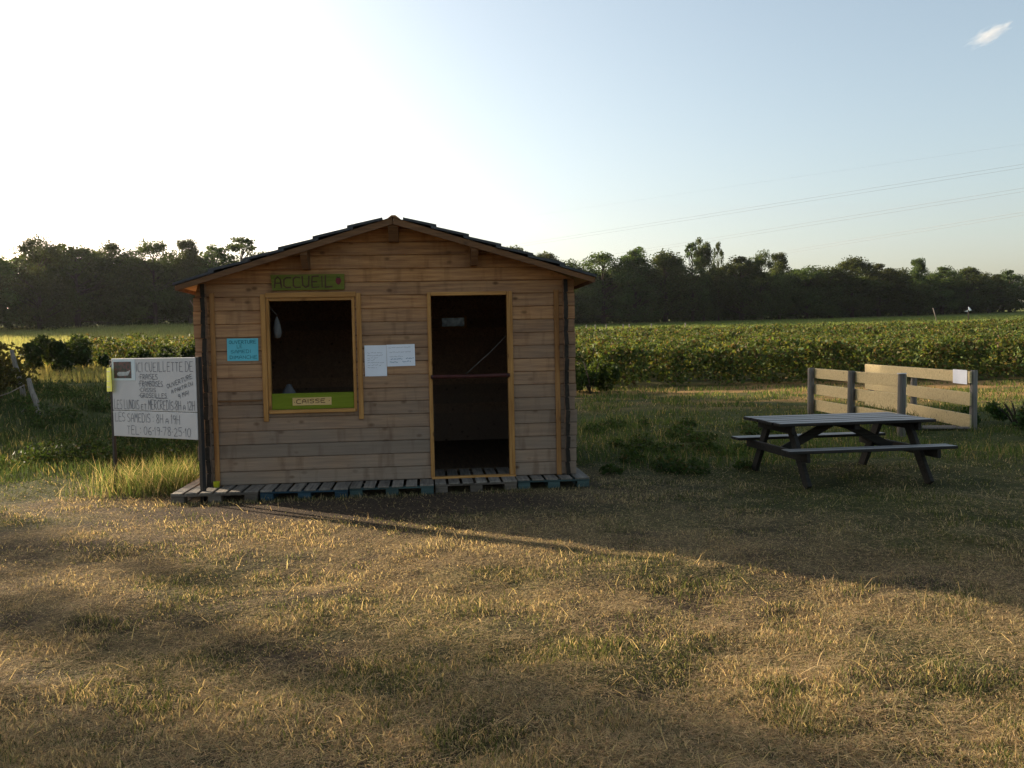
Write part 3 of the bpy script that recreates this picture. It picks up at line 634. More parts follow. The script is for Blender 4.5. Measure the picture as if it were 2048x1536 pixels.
for x in (-.73, .73):
    bar('top_bearer', (x, -.46, TH - .045), (x, .46, TH - .045), .04, .088, M_table, tb); bar('seat_bearer', (x, -.82, .304), (x, .82, .304), .04, .092, M_table, tb)
    for s in (-1, 1): bar('leg', (x + .042 * (1 if x < 0 else -1), s * .72, -.03), (x + .042 * (1 if x < 0 else -1), s * .28, TH - .005), .045, .115, M_table, tb, up=(0, 1, 0.2))
    bar('brace', (x * .90, 0, .29), (x * .10, 0, TH - .02), .04, .095, M_table, tb)
box('centre_batten', (-.03, -.46, TH - .06), (.03, .46, TH - .002), M_table, tb)

# ------------------------------------------------------------------ two plank fence panels making a lane
def fence_panel(name, label, A, B, hs, posts, side, post_r, ext, extra=None):
    o = tag(empty(name, (A[0], A[1], 0)), label, 'fence'); A = Vector((A[0], A[1], 0)); B = Vector((B[0], B[1], 0)); d = (B - A); L = d.length; d.normalize(); nrm = Vector((-d.y, d.x, 0)) * side
    for (z0, z1, a, b_, tl) in hs:
        p0 = d * (a * L); p1 = d * (b_ * L); zz = (z0 + z1) / 2
        bar('board', p0 + nrm * .03 + Vector((0, 0, zz + gz(*(A + p0).xy) + tl)), p1 + nrm * .03 + Vector((0, 0, zz + gz(*(A + p1).xy) - tl)), .03, z1 - z0, M_fence, o)
    for (f, zt) in posts:
        p = d * (f * L) - nrm * (post_r + .002 - .015); g = gz(*(A + p).xy)
        po = tube('post', [p + Vector((0, 0, g - .3)), p + Vector((0, 0, g + .3)), p + Vector((.01, 0, zt - .012)), p + Vector((.01, 0, zt))], [post_r * 1.05, post_r, post_r * .96, post_r * .86], M_post, o, 12)
        if extra == f: tube('cap', [p + Vector((.01, 0, zt + .001)), p + Vector((.01, 0, zt + .014))], post_r * 1.15, M_white, po, 12)
    return o
fence_panel('plank_fence', 'pale plank fence panel with three round posts behind the picnic table', (6.15, 18.1), (6.40, 14.45), [(.80, 1.0, -.01, 1.0, .0), (.47, .68, -.01, 1.0, .0), (.14, .36, -.01, 1.0, .0)], [(0.0, 1.01), (.50, 1.0), (1.0, 1.0)], 1, .065, 0, 1.0)
pfB = fence_panel('plank_fence', 'pale plank fence panel with a pinned white notice, right of the picnic table', (8.25, 20.6), (7.72, 14.85), [(.80, 1.0, 0, 1.0, .0), (.42, .64, 0, 1.0, .0), (.04, .27, 0, 1.0, .0)], [(.03, .96), (.5, .98), (.985, 1.02)], -1, .06, 0)
nn_ = tag(empty('fence_notice', (7.712, 14.98, .775), math.atan2(.53, -5.75 * -1) + math.radians(0)), 'blank-looking white notice pinned to the end of the fence panel', 'notice')
dB = Vector((7.72 - 8.25, 14.85 - 20.6, 0)).normalized(); nB = Vector((dB.y, -dB.x, 0)); nB = nB if nB.x < 0 else -nB
nn_.matrix_world = Matrix((dB, -nB, Vector((0, 0, 1)))).transposed().to_4x4(); nn_.matrix_world.translation = Vector((7.72, 14.85, 0)) + dB * -.06 + nB * .050
box('sheet', (-.62, -.004, .77 + gz(7.7, 15)), (-.03, -.001, 1.01 + gz(7.7, 15)), M_paper, nn_, 0)
for k, (a, b_, y) in enumerate(((6.75, 7.55, 15.3), (6.85, 7.65, 15.05))):
    g = gz(7.2, 15.2)
    o = tag(empty('ground_plank', (a, y, g)), ('weathered grey plank lying between the two fence panels, farther one', 'weathered grey plank lying between the two fence panels, nearer one')[k], 'plank')
    bar('plank', (0, 0, .03), (b_ - a, -.22, .035), .16, .03, M_old, o)

# ------------------------------------------------------------------ old stakes with wire at the left edge
def stake(p0, p1, r, label, name='leaning_stake'):
    o = tag(empty(name, p0), label, 'stake'); d = Vector(p1) - Vector(p0)
    tube('shaft', [Vector((0, 0, -.15)) - d * .1, d * .35 + Vector((.015, 0, 0)), d * .7 - Vector((.01, 0, 0)), d], [r * 1.1, r, r * .92, r * .75], M_old, o, 10); return o
g1 = Vector((-9.52, 17.8, gz(-9.52, 17.8))); t1 = at(57, 757, 17.9); stake(g1, t1, .055, 'leaning grey stake in the grass left of the sign')
g2 = at(48, 775, 21.5); g2.z = gz(g2.x, g2.y); t2 = at(23, 700, 21.6); stake(g2, t2, .06, 'farther leaning stake half hidden in brambles at the left edge')
for k, (pa, pb, lab) in enumerate((((49, 770, 18.0), (-90, 800, 15.5), 'upper rusty wire running off from the leaning stakes'), ((50, 817, 17.9), (-90, 878, 15.5), 'lower sagging rusty wire running off from the leaning stake'))):
    a = at(*pa); b_ = at(*pb); c = (a + b_) / 2 - Vector((0, 0, .12 + .1 * k)); tag(tube('fence_wire', [a, (a + c) / 2 - Vector((0, 0, .03)), c, (b_ + c) / 2 - Vector((0, 0, .03)), b_], .009, M_wire, None, 6), lab, 'wire')

# ------------------------------------------------------------------ small things far out in the field
def field_thing(px, py, Y): p = at(px, py, Y); return Vector((p.x, p.y, gz(p.x, p.y)))
p = field_thing(1875, 632, 112); top = at(1866, 616, 112); o = tag(empty('far_stake', p), 'thin pale stake leaning before the dark wood', 'stake'); tube('shaft', [(0, 0, -.2), (top - p) * .5, top - p], .045, M_old, o, 8)
p = field_thing(1937, 634, 105); top = at(1938, 622, 105); o = tag(empty('rag_stake', p), 'short brown stake with a fluttering white rag at the field edge', 'stake'); h = (top - p).z
tube('shaft', [(0, 0, -.2), (0, 0, h + .1)], .06, M_bark, o, 8)
rg = [(-.5, .02, h - .02), (-.05, 0, h - .1), (.0, -.05, h + .12), (-.02, .02, h + .5), (.15, .06, h + .42), (.4, .02, h + .08), (.05, .0, h - .02), (-.1, -.04, h + .1)]
mesh('rag', rg + [(a, b_ + .03, c) for a, b_, c in rg], [(0, 1, 6, 7), (1, 2, 6), (2, 3, 4, 5), (2, 5, 6), (8, 15, 14, 9), (9, 14, 10), (10, 13, 12, 11), (10, 14, 13), (0, 7, 15, 8), (7, 6, 14, 15), (0, 8, 9, 1), (3, 11, 12, 4), (4, 12, 13, 5), (2, 10, 11, 3)], M_paper, o)
for k, px in enumerate((1172, 1190, 1212, 1246, 1258, 1302, 1370)):
    p = field_thing(px, 642, 70); o = tag(empty('row_stake', p), ('first', 'second', 'third', 'fourth', 'fifth', 'sixth', 'last')[k] + ' small pale stake rightwards from the hut above the raspberry rows', 'stake', 'row-end stakes before the wood')
    tube('shaft', [(0, 0, -.2), (.02, 0, 1.0), (.03, 0, 1.62)], [.05, .045, .04], M_old, o, 6)

# ------------------------------------------------------------------ overhead line
def cable(pr, pl, hgt, label, dz=0.0, r=0.015):
    def onh(px, py):
        d = fw * FPX + rv * (px - 1024) - uv_ * (py - 768); return Vector((0, 0, CAMH)) + d * ((hgt - CAMH) / d.z)
    a = onh(*pr); b_ = onh(*pl); d = b_ - a; A = a - d * 0.6; B = b_ + d * 0.9; pts = [A + (B - A) * t + Vector((0, 0, dz)) for t in np.linspace(0, 1, 15)]
    tag(tube('power_cable', pts, r, M_cable, None, 5), label, 'power cable', 'overhead power line')
cable((2048, 328), (1040, 488), 26, 'upper strand of the highest bright pair of power cables'); cable((2048, 335), (1040, 493), 26, 'lower strand of the highest bright pair of power cables')
cable((2048, 376), (1290, 498), 21, 'upper strand of the middle pair of power cables'); cable((2048, 383), (1290, 503), 21, 'lower strand of the middle pair of power cables')
cable((2048, 424), (1560, 504), 17, 'upper strand of the lowest pair of power cables'); cable((2048, 430), (1560, 509), 17, 'lower strand of the lowest pair of power cables')
cable((2048, 288), (900, 455), 32, 'single faint earth cable above the power line pairs', r=0.006)

# ------------------------------------------------------------------ trees
LEAF = np.array((0.048, 0.066, 0.023))
def crown_mesh(name, seed, kind):
    """foliage of a tree of height 1: leaf clumps set on limbs, denser at the shell, gaps between"""
    r = np.random.default_rng(seed); C = []; Rr = []
    n = {'round': 64, 'tall': 52, 'airy': 62, 'low': 60}[kind]
    for i in range(n):
        t = r.uniform(0.0, 1.0)
        if kind == 'round': z = 0.14 + 0.80 * t; R = 0.36 * math.sin(math.pi * min(1, .20 + .80 * t)) ** .7
        elif kind == 'tall': z = 0.12 + 0.86 * t; R = 0.27 * (1 - .72 * t ** 1.6)
        elif kind == 'airy': z = 0.25 + 0.72 * t; R = 0.30 * max(.03, math.sin(math.pi * (.2 + .8 * t))) ** .6
        else: z = 0.05 + 0.85 * t; R = 0.46 * math.sqrt(max(0.03, 1 - t ** 2))
        a = r.uniform(0, 2 * math.pi); q = R * math.sqrt(r.uniform(.15, 1.0)); C.append((q * math.cos(a), q * math.sin(a), z)); Rr.append(r.uniform(.06, .15) * (0.6 if kind == 'airy' else 1) * (1.15 - .35 * t))
    C = np.array(C); Rr = np.array(Rr); per = {'round': 230, 'tall': 220, 'airy': 75, 'low': 230}[kind]
    P = []; K = []
    for c, R in zip(C, Rr):
        v = r.normal(size=(per, 3)); v /= np.linalg.norm(v, axis=1)[:, None]; v *= (R * r.uniform(.1, 1.25, per) ** .75)[:, None]; v[:, 2] *= .72
        P.append(c + v); K.append(np.full(per, r.uniform(.7, 1.3)))
    P = np.concatenate(P); K = np.concatenate(K); cols = np.broadcast_to(LEAF, (len(P), 3)) * K[:, None] * r.uniform(.75, 1.3, (len(P), 1)) * r.uniform(.92, 1.08, (len(P), 3))
    o = leaves(name, P, r.uniform(.016, .032, len(P)), cols, M_leaf); me = o.data; bpy.data.objects.remove(o); return me, C
def trunk_mesh(name, C, seed):
    r = random.Random(seed); V, F = tube_data([(0, 0, -.03), (.004, 0, .12), (-.006, .004, .35), (.004, -.003, .6), (0, 0, .85)], [.030, .022, .017, .011, .004], 8)
    for k in range(0, len(C), 2):
        c = C[k]; z0 = max(.1, c[2] - .14 - r.random() * .1); v, f = tube_data([(0, 0, z0), (c[0] * .5, c[1] * .5, z0 + (c[2] - z0) * .45), (c[0], c[1], c[2])], [.008, .005, .002], 5, False)
        n = len(V); V = V + v; F = F + [tuple(i + n for i in q) for q in f]
    me = bpy.data.meshes.new(name); me.from_pydata([tuple(v) for v in V], [], F); me.update(); me.materials.append(M_bark); return me
KINDS = {}
for kd, seeds in (('round', (1, 2, 3)), ('tall', (4, 5, 6)), ('airy', (7, 8)), ('low', (9, 10))):
    KINDS[kd] = []
    for s in seeds:
        cm, C = crown_mesh('crown', s, kd); KINDS[kd].append((cm, trunk_mesh('trunk', C, s)))
TC = 0
def tree(x, y, h, wide, kind, label, group=None, name='broadleaf_tree', cat='tree'):
    global TC
    cm, tm = KINDS[kind][TC % len(KINDS[kind])]; TC += 1; label = label
    o = tag(empty(name, (x, y, gz(x, y)), random.uniform(0, 6.28)), label, cat, group); o.scale = (h * wide, h * wide, h)
    link('trunk', tm, None, o); link('crown', cm, None, o); return o
def tree_px(px, top, Y, wide, kind, label, group):
    p = at(px, top, Y); tree(p.x, Y, p.z - gz(p.x, Y), wide * (1.32 if wide >= .9 else 1.12), kind, label, group)
GL, GR = 'trees of the left wood', 'trees along the far right wood'
for a in ((-45, 492, 92, 1.1, 'round', 'dark tree cut by the left photo edge'), (72, 462, 95, .8, 'low', 'tallest rounded dark tree at the far left of the left wood'), (150, 484, 100, 1.0, 'low', 'dark broad tree second along the left wood, right of the tallest'),
          (222, 482, 104, 1.0, 'round', 'dark tree in the middle of the left wood before the skyline gap'), (305, 472, 104, .85, 'low', 'large tree right of the skyline gap in the left wood'), (374, 482, 106, .7, 'tall', 'small-headed tree beside the large tree above the picking sign'),
          (428, 490, 108, .9, 'airy', 'loose tree just left of the airy pale tree by the hut roof'), (482, 474, 110, 1.0, 'airy', 'airy pale tree with sky showing through, above the left roof slope'), (525, 503, 112, .8, 'airy', 'small thin treetop touching the left roof slope')):
    tree_px(*a, GL)
for a in ((1022, 496, 142, .9, 'tall', 'treetop poking up behind the right roof slope nearest the ridge'), (1086, 503, 143, 1.0, 'round', 'dark tree rising behind the lower right roof slope'), (1140, 515, 144, .9, 'low', 'low dark tree just right of the hut eave'),
          (1205, 497, 146, .95, 'low', 'broad tree forming the first hump of the right wood'), (1268, 496, 147, 1.0, 'tall', 'pointed tree between the first hump and the feathery tree'), (1330, 502, 148, 1.05, 'round', 'rounded tree just left of the feathery tall tree'),
          (1384, 484, 149, .65, 'airy', 'feathery forked treetop left of the tallest spire in the right wood'), (1406, 477, 150, .6, 'tall', 'tallest slim spire of the right wood'), (1436, 483, 152, .32, 'airy', 'thin sparse treetop standing alone right of the tallest spire'),
          (1482, 510, 151, 1.0, 'round', 'medium tree between the thin sparse top and the big round crown'), (1522, 496, 151, .8, 'low', 'big round dark crown in the middle of the right wood'), (1558, 508, 154, .7, 'tall', 'narrow tree leaning on the big round crown'),
          (1612, 527, 158, 1.2, 'low', 'low tree at the dip right of the big round crown'), (1660, 528, 160, 1.2, 'low', 'second low tree in the dip of the right wood'), (1704, 514, 162, 1.05, 'round', 'round-topped tree above the left end of the fence panels'),
          (1758, 525, 164, 1.2, 'round', 'broad flat-topped tree above the middle of the fence panels'), (1800, 533, 166, 1.1, 'low', 'low tree just left of the three-tipped tree'), (1836, 519, 168, .75, 'tall', 'three-tipped tree above the right end of the fence'),
          (1884, 531, 172, 1.1, 'round', 'tree above the thin leaning stake in the field'), (1935, 533, 175, 1.1, 'round', 'tree above the white rag in the field'), (1978, 541, 178, 1.1, 'low', 'low tree near the right end of the wood'),
          (2020, 538, 182, 1.0, 'round', 'last full tree at the right end of the wood'), (2066, 548, 186, 1.1, 'low', 'tree cut by the right photo edge')):
    tree_px(*a, GR)
# trees outside the frame to the left, whose evening shade falls on the meadow
def by_sun(w, t): return (-TO_SUN.y * w * -1 + TO_SUN.x * t, -TO_SUN.x * w + TO_SUN.y * t)   # w across the light, t towards the sun
GS = 'roadside trees left of the meadow, out of the photo'
for nt_, (w, t, h, wd, kd) in enumerate(((12.0, 50, 15.5, .62, 'round'), (14.0, 54, 16, .7, 'low'), (15.6, 50, 16, .8, 'round'), (19.0, 55, 17, .75, 'round'), (20.5, 60, 17, .7, 'low'), (1.4, 38, 14.5, .85, 'airy'), (-0.8, 44, 16.5, .95, 'airy'), (-6.5, 40, 15, 1.0, 'round'), (9.7, 27.5, 7.0, 1.0, 'low'))):
    x, y = by_sun(w, t); tree(x, y, h, wd, kd, ('first', 'second', 'third', 'fourth', 'fifth', 'sixth', 'seventh', 'eighth', 'ninth')[nt_] + ' broadleaf shade tree standing beyond the left edge of the photo', GS)

def wood_mass(name, label, path, n, hmax, depth, size, seed):
    r = np.random.default_rng(seed); t = r.uniform(0, 1, n); P0 = np.array(path); i = np.minimum((t * (len(path) - 1)).astype(int), len(path) - 2); f = t * (len(path) - 1) - i
    xy = P0[i, :2] * (1 - f)[:, None] + P0[i + 1, :2] * f[:, None]; H = P0[i, 2] * (1 - f) + P0[i + 1, 2] * f
    dd = r.uniform(0, 1, n) ** 1.5 * depth; x = xy[:, 0] + r.normal(size=n) * .5; y = xy[:, 1] + dd
    hh = H * (.62 + .5 * fbm(x * .22, y * .15, seed, 3)); z = r.uniform(0, 1, n) ** .8 * hh
    cl = .7 + .6 * fbm(x * .5, z * .6, seed + 5, 2); cols = np.broadcast_to(LEAF * .9, (n, 3)) * cl[:, None] * r.uniform(.7, 1.3, (n, 1))
    tag(leaves(name, np.stack([x, y, ground_z(x, y) + z], 1), r.uniform(*size, n), cols, M_leaf), label, 'woodland', kind='stuff')
wood_mass('left_woodland', 'dark mass of the left wood below its treetops', [(-78, 92, 9), (-55, 97, 10), (-42, 104, 9.5), (-28, 112, 8.5), (-6, 140, 8)], 60000, 9, 14, (.35, .8), 51)
wood_mass('right_woodland', 'dark mass of the right wood below its treetops', [(-12, 143, 9), (20, 149, 9.5), (45, 154, 9.3), (70, 166, 8.2), (106, 186, 8)], 90000, 9, 14, (.4, .95), 53)

# ------------------------------------------------------------------ raspberry rows and bushes
def crop_cols(n, z, r, mood=0):
    c = np.empty((n, 3)); k = r.uniform(0, 1, n); b = np.array((0.074, 0.102, 0.028)); c[:] = b
    c[k < .34] = (0.125, 0.125, 0.034); c[k < .14] = (0.12, 0.085, 0.04); c[k > .82] = (0.05, 0.075, 0.025)
    return c * r.uniform(.5, 1.45, (n, 1)) * r.uniform(.92, 1.08, (n, 3))
def raspberry_rows():
    r = np.random.default_rng(77); P = []; Sz = []; Y = 31.5; k = 0
    while Y < 67:
        x0 = 0.02 * Y + 0.3 if Y < 40 else -0.05 * Y; x1 = 0.64 * Y + 3; L = x1 - x0; den = 900 * (32 / Y) ** 1.2
        n = int(L * den); x = r.uniform(x0, x1, n); hh = 1.38 * (.78 + .44 * fbm(x * .9, np.full(n, Y), 100 + k, 3)); t = r.uniform(0, 1, n) ** .75; z = t * hh
        y = Y + (fbm(x * .8, np.full(n, Y * 3.0), 400 + k, 2) - .5) * 1.1 + r.normal(size=n) * .42 * (1.15 - .55 * t); kk = fbm(x * 2.2, z * 2.2, 300 + k, 2) > r.uniform(.28, .60, n); x, y, z = x[kk], y[kk], z[kk]; n = len(x); P.append(np.stack([x, y, ground_z(x, y) + z + .03], 1)); Sz.append(r.uniform(.09, .21, n) * (Y / 32) ** .5); Y += 2.4; k += 1
        # a few long shoots above the row
        m = int(L * 5); x = np.repeat(r.uniform(x0, x1, m), 7); zz = np.tile(np.linspace(0, .38, 7), m) * np.repeat(r.uniform(.4, 1, m), 7); y = np.full(len(x), Y - 2.4) + r.normal(size=len(x)) * .05
        P.append(np.stack([x + r.normal(size=len(x)) * .04, y, ground_z(x, y) + 1.3 + zz], 1)); Sz.append(r.uniform(.06, .12, len(x)))
    for Y, xa, xb in ((50, -27, -7), (53, -29, -7), (56.5, -30, -7)):
        n = int((xb - xa) * 330); x = r.uniform(xa, xb, n); hh = 1.5 * (.4 + 1.1 * fbm(x * .6, np.full(n, Y), 200 + int(Y), 3)) * sstep(xa, xa + 3, x); t = r.uniform(0, 1, n) ** .75; y = Y + r.normal(size=n) * .5
        P.append(np.stack([x, y, ground_z(x, y) + t * hh], 1)); Sz.append(r.uniform(.12, .22, n))
    P = np.concatenate(P); Sz = np.concatenate(Sz)
    tag(leaves('raspberry_rows', P, Sz, crop_cols(len(P), P[:, 2], r), M_crop), 'rows of leafy raspberry bushes filling the field', 'raspberry rows', kind='stuff')
raspberry_rows()
def bush(x, y, h, w, n, size, base, label, name='leafy_bush', stems=9, mat=None):
    r = np.random.default_rng(int(abs(x * 131 + y * 17))); o = tag(empty(name, (x, y, gz(x, y))), label, 'bush'); P = []
    for k in range(stems * 2):
        a = r.uniform(0, 6.28); q = w / 2 * math.sqrt(r.uniform(0, 1)); zc = h * r.uniform(.2, .88) * (1 - .35 * (q / (w / 2)) ** 2); R = r.uniform(.16, .3) * h
        v = r.normal(size=(n // (stems * 2), 3)); v /= np.linalg.norm(v, axis=1)[:, None]; v *= (R * r.uniform(.2, 1, len(v)) ** .5)[:, None]; v += (q * math.cos(a), q * math.sin(a), zc); P.append(v)
    P = np.concatenate(P); P[:, 2] = np.maximum(P[:, 2], .02); c = tint(base, len(P), .35, .1); leaves('foliage', P, r.uniform(size * .6, size * 1.3, len(P)), c, mat or M_leaf, o)
    V = []; F = []
    for k in range(stems):
        a = r.uniform(0, 6.28); q = w * .33 * r.uniform(.2, 1); v, f = tube_data([(0, 0, -.05), (q * .4 * math.cos(a), q * .4 * math.sin(a), h * .4), (q * math.cos(a), q * math.sin(a), h * .8)], [.02, .014, .006], 5); m = len(V); V += v; F += [tuple(i + m for i in t) for t in f]
    mesh('stems', V, F, M_bark, o); return o
bush(2.5, 28.0, 1.25, 2.3, 4200, .12, (0.045, 0.075, 0.02), 'dark green bush just right of the hut before the raspberry rows')
p = at(205, 700, 52); bush(p.x, 47.5, 1.9, 4.6, 5200, .24, (0.045, 0.065, 0.022), 'dark bush left of the picking sign at the end of the raspberry rows')
p = at(365, 700, 47); bush(p.x, 46, 1.8, 4.2, 4800, .22, (0.042, 0.062, 0.02), 'dark bush between the picking sign and the hut wall')
bush(-11.2, 18.4, 1.15, 2.0, 3600, .09, (0.06, 0.065, 0.022), 'bramble bush growing round the stakes at the left photo edge', 'bramble_bush')
bush(-15.6, 25.5, 1.7, 3.2, 3600, .13, (0.10, 0.095, 0.025), 'taller bramble bush behind the stakes at the left photo edge', 'bramble_bush')
bush(8.9, 15.6, .55, 1.5, 1500, .08, (0.04, 0.06, 0.018), 'low weed clump at the foot of the fence end post', 'weed_clump')

# ------------------------------------------------------------------ grass
def scatter(n, y0, y1, power=2.0, spread=0.66, extra=1.2):
    t = rng.uniform(0, 1, n); k = 1 - power; y = (y0 ** k + t * (y1 ** k - y0 ** k)) ** (1 / k); x = rng.uniform(-1, 1, n) * (y * spread + extra); return x, y
def free(x, y, pad=0.0):
    """outside the hut and its pallets"""
    c, s = math.cos(YAW), math.sin(YAW); dx = x - CAB0.x; dy = y - CAB0.y; u = dx * c + dy * s; v = -dx * s + dy * c
    front_edge = np.interp(u, [-.4, .5, 2.4, 4.2], [-.47, -.45, -.36, -.29])
    return ~((u > -.37 + pad) & (u < 4.2 - pad) & (v > front_edge + pad) & (v < DEPTH + .1))
def lawn():
    n = 460000; x, y = scatter(n, 2.6, 24, 1.9); k = free(x, y); d = dryness(x, y)
    bare_shade = sstep(1.45, .8, np.hypot((x + 1.5) / 2.0, (y - 9.0) / 0.7)) * .93; thin = sstep(.34, .52, fbm(x * 2.1, y * 2.6, 61, 4)); k &= rng.uniform(0, 1, n) > np.maximum(bare_shade, .7 * (1 - thin)); x, y, d = x[k], y[k], d[k]; n = len(x)
    pt_ = patch(x, y); d = d * (.55 + .45 * pt_); green = rng.uniform(0, 1, n) > (.06 + .86 * d); tall = sstep(.3, .75, fbm(x * 2.4, y * 2.9, 71, 4)) * 1.25
    h = rng.uniform(.014, .038, n) * (.6 + .75 * tall) * np.where(green, 1.25, 1.0) * (1 + .55 * sstep(11, 15, y)); sp = rng.uniform(0, 1, n) < .02; h[sp] *= 2.2
    w = rng.uniform(.0026, .0055, n) * np.maximum(1, y / 5.5); lean = np.where(green, rng.uniform(.2, .92, n), rng.uniform(.3, .98, n))
    cols = tint(STRAW, n, .38, .06); mid = rng.uniform(0, 1, n) < .35; cols[mid] = tint(STRAW2, mid.sum(), .35, .08); g = np.where(rng.uniform(0, 1, n)[:, None] < .6, TURF * 1.1, np.array((0.135, 0.14, 0.05))); cols[green] = (g * rng.uniform(.65, 1.3, (n, 1)))[green]
    tag(blades('lawn_grass', x, y, h, w, cols, lean, M_blade), 'short dry and green mown grass over the meadow', 'grass', kind='stuff')
lawn()
def litter():
    """cut straw matted flat between the standing stubble"""
    n = 680000; x, y = scatter(n, 2.6, 17, 1.9); k = free(x, y) & (rng.uniform(0, 1, n) < (.2 + .8 * dryness(x, y)) * (.22 + .78 * patch(x, y))) & (rng.uniform(0, 1, n) > .85 * sstep(1.45, .8, np.hypot((x + 1.5) / 2.0, (y - 9.0) / 0.7))); x, y = x[k], y[k]; n = len(x)
    z = ground_z(x, y) + rng.uniform(.001, .014, n); a = rng.uniform(0, 2 * np.pi, n); L = rng.uniform(.02, .075, n); w = rng.uniform(.0022, .0045, n) * np.maximum(1, y / 5.5); dz = rng.normal(size=n) * .006
    V = np.stack([np.stack([x - np.sin(a) * w / 2, y + np.cos(a) * w / 2, z], 1), np.stack([x + np.sin(a) * w / 2, y - np.cos(a) * w / 2, z], 1), np.stack([x + np.cos(a) * L, y + np.sin(a) * L, z + dz], 1)], 1)
    c = tint(STRAW * 1.05, n, .45, .06); m = rng.uniform(0, 1, n) < .4; c[m] = tint(STRAW2, m.sum(), .4, .08); gr = rng.uniform(0, 1, n) < .08; c[gr] = tint((0.10, 0.11, 0.045), gr.sum(), .3, .08)
    tag(bulk('straw_litter', V, 3, [(0, 1, 2)], c, M_blade), 'matted cut straw covering the dry meadow', 'straw', kind='stuff')
litter()
def tall_grass():
    # uncut strip left of the hut, going back between the brambles and the field
    n = 90000; y = 9.6 + 36 * rng.uniform(0, 1, n) ** 1.7; x = -3.55 - rng.uniform(0, 1, n) * (y * .66 - 1.2); k = free(x, y, -.05) & ~((x > -3.45))
    f = fbm(x * .8, y * .8, 81, 3); k &= f > .33; bd = y - (9.35 + 1.5 * fbm(x * 1.1, y * 0 + 2, 83, 3) + .35 * sstep(-4.8, -5.6, x)); k &= bd > 0; x, y, f, bd = x[k], y[k], f[k], bd[k]; n = len(x)
    h = rng.uniform(.05, .20, n) * (.4 + f) * (.35 + .65 * sstep(0, .7, bd)) * (1 + .5 * np.exp(-((x + 4.0) ** 2 + (y - 10.5) ** 2) / .5)); w = rng.uniform(.004, .008, n) * np.maximum(1, y / 9); dry = rng.uniform(0, 1, n) < .12 + .35 * (y < 10.6)
    cols = tint((0.045, 0.068, 0.022), n, .5, .12); cols[dry] = tint((0.30, 0.24, 0.10), dry.sum(), .3, .06)
    tag(blades('tall_grass', x, y, h, w, cols, rng.uniform(.1, .75, n), M_blade), 'uncut grass beside the sign and along the left side', 'grass', kind='stuff')
    n = 42000; y = rng.uniform(11.0, 30, n); x = rng.uniform(-.2, 1, n) * (y * .66); k = free(x, y, -.1) & (x > .6); f = fbm(x * .9, y * .9, 91, 3); k &= f > .48 - .12 * ((x < 2.6) & (y < 17)); x, y, f = x[k], y[k], f[k]; n = len(x)
    h = rng.uniform(.05, .17, n) * (.5 + f); cols = tint((0.070, 0.105, 0.026), n, .35, .08); dry = rng.uniform(0, 1, n) < .2; cols[dry] = tint((0.27, 0.21, 0.09), dry.sum(), .3, .06)
    tag(blades('rough_grass', x, y, h, rng.uniform(.006, .012, n) * np.maximum(1, y / 14), cols, rng.uniform(.1, .8, n), M_blade), 'rough green grass between the hut, the table and the raspberry rows', 'grass', kind='stuff')
    n = 3200; x = -4.0 + rng.normal(size=n) * .40; y = 10.2 + rng.normal(size=n) * .28; k = free(x, y, -.02) & (y > 9.6) & (x > -5.2); x, y = x[k], y[k]; n = len(x); cols = tint((0.11, 0.14, 0.042), n, .45, .1); dr_ = rng.uniform(0, 1, n) < .25; cols[dr_] = tint((.4, .31, .16), dr_.sum(), .3, .05)
    tag(blades('grass_tuft', x, y, rng.uniform(.15, .48, n), rng.uniform(.004, .007, n), cols, rng.uniform(.2, .85, n), M_blade), 'tall yellowing grass tuft under the picking sign', 'grass', kind='stuff')
tall_grass()
def pallet_grass():
    n = 2600; u = rng.uniform(-.5, 4.6, n); f = fbm(u * 2.2, u * 0 + 7, 95, 3); k = rng.uniform(0, 1, n) < .25 + 1.1 * sstep(.42, .62, f) + .8 * (u < .3); u = u[k]; n = len(u)
    v = np.interp(u, [-.4, .5, 2.4, 4.2], [-.47, -.45, -.36, -.29]) - np.abs(rng.normal(size=n)) * .10 - .012; c, s_ = math.cos(YAW), math.sin(YAW); x = CAB0.x + u * c - v * s_; y = CAB0.y + u * s_ + v * c
    cols = tint((0.085, 0.095, 0.035), n, .4, .1); m = rng.uniform(0, 1, n) < .45; cols[m] = tint(STRAW * .8, m.sum(), .35, .06)
    tag(blades('pallet_grass', x, y, rng.uniform(.02, .075, n), rng.uniform(.003, .006, n), cols, rng.uniform(.15, .9, n), M_blade), 'weedy grass growing along the front of the pallets', 'grass', kind='stuff')
pallet_grass()
def field_crop():
    n = 60000; y = rng.uniform(57, 104, n); x = rng.uniform(-1.05, -.12, n) * y * .68; cols = tint((0.30, 0.30, 0.11), n, .25, .06)
    tag(blades('cereal_crop', x, y, rng.uniform(.35, .65, n), rng.uniform(.03, .06, n), cols, rng.uniform(.05, .4, n), M_blade), 'pale green crop in the field beyond the picking sign', 'crop', kind='stuff')
    n = 60000; y = rng.uniform(66, 148, n); x = rng.uniform(-.1, 1.05, n) * y * .66; cols = tint((0.16, 0.20, 0.055), n, .3, .08)
    tag(blades('far_meadow', x, y, rng.uniform(.15, .35, n), rng.uniform(.03, .07, n), cols, rng.uniform(.05, .5, n), M_blade), 'bright meadow between the raspberry rows and the right wood', 'meadow', kind='stuff')
    n = 9000; y = rng.uniform(40, 57, n); x = rng.uniform(-1.05, -.48, n) * y * .66; cols = tint((0.38, 0.33, 0.11), n, .3, .08)
    tag(blades('yellow_grass', x, y, rng.uniform(.2, .5, n), rng.uniform(.02, .05, n), cols, rng.uniform(.05, .5, n), M_blade), 'strip of sunlit yellow grass before the left wood', 'grass', kind='stuff')
field_crop()
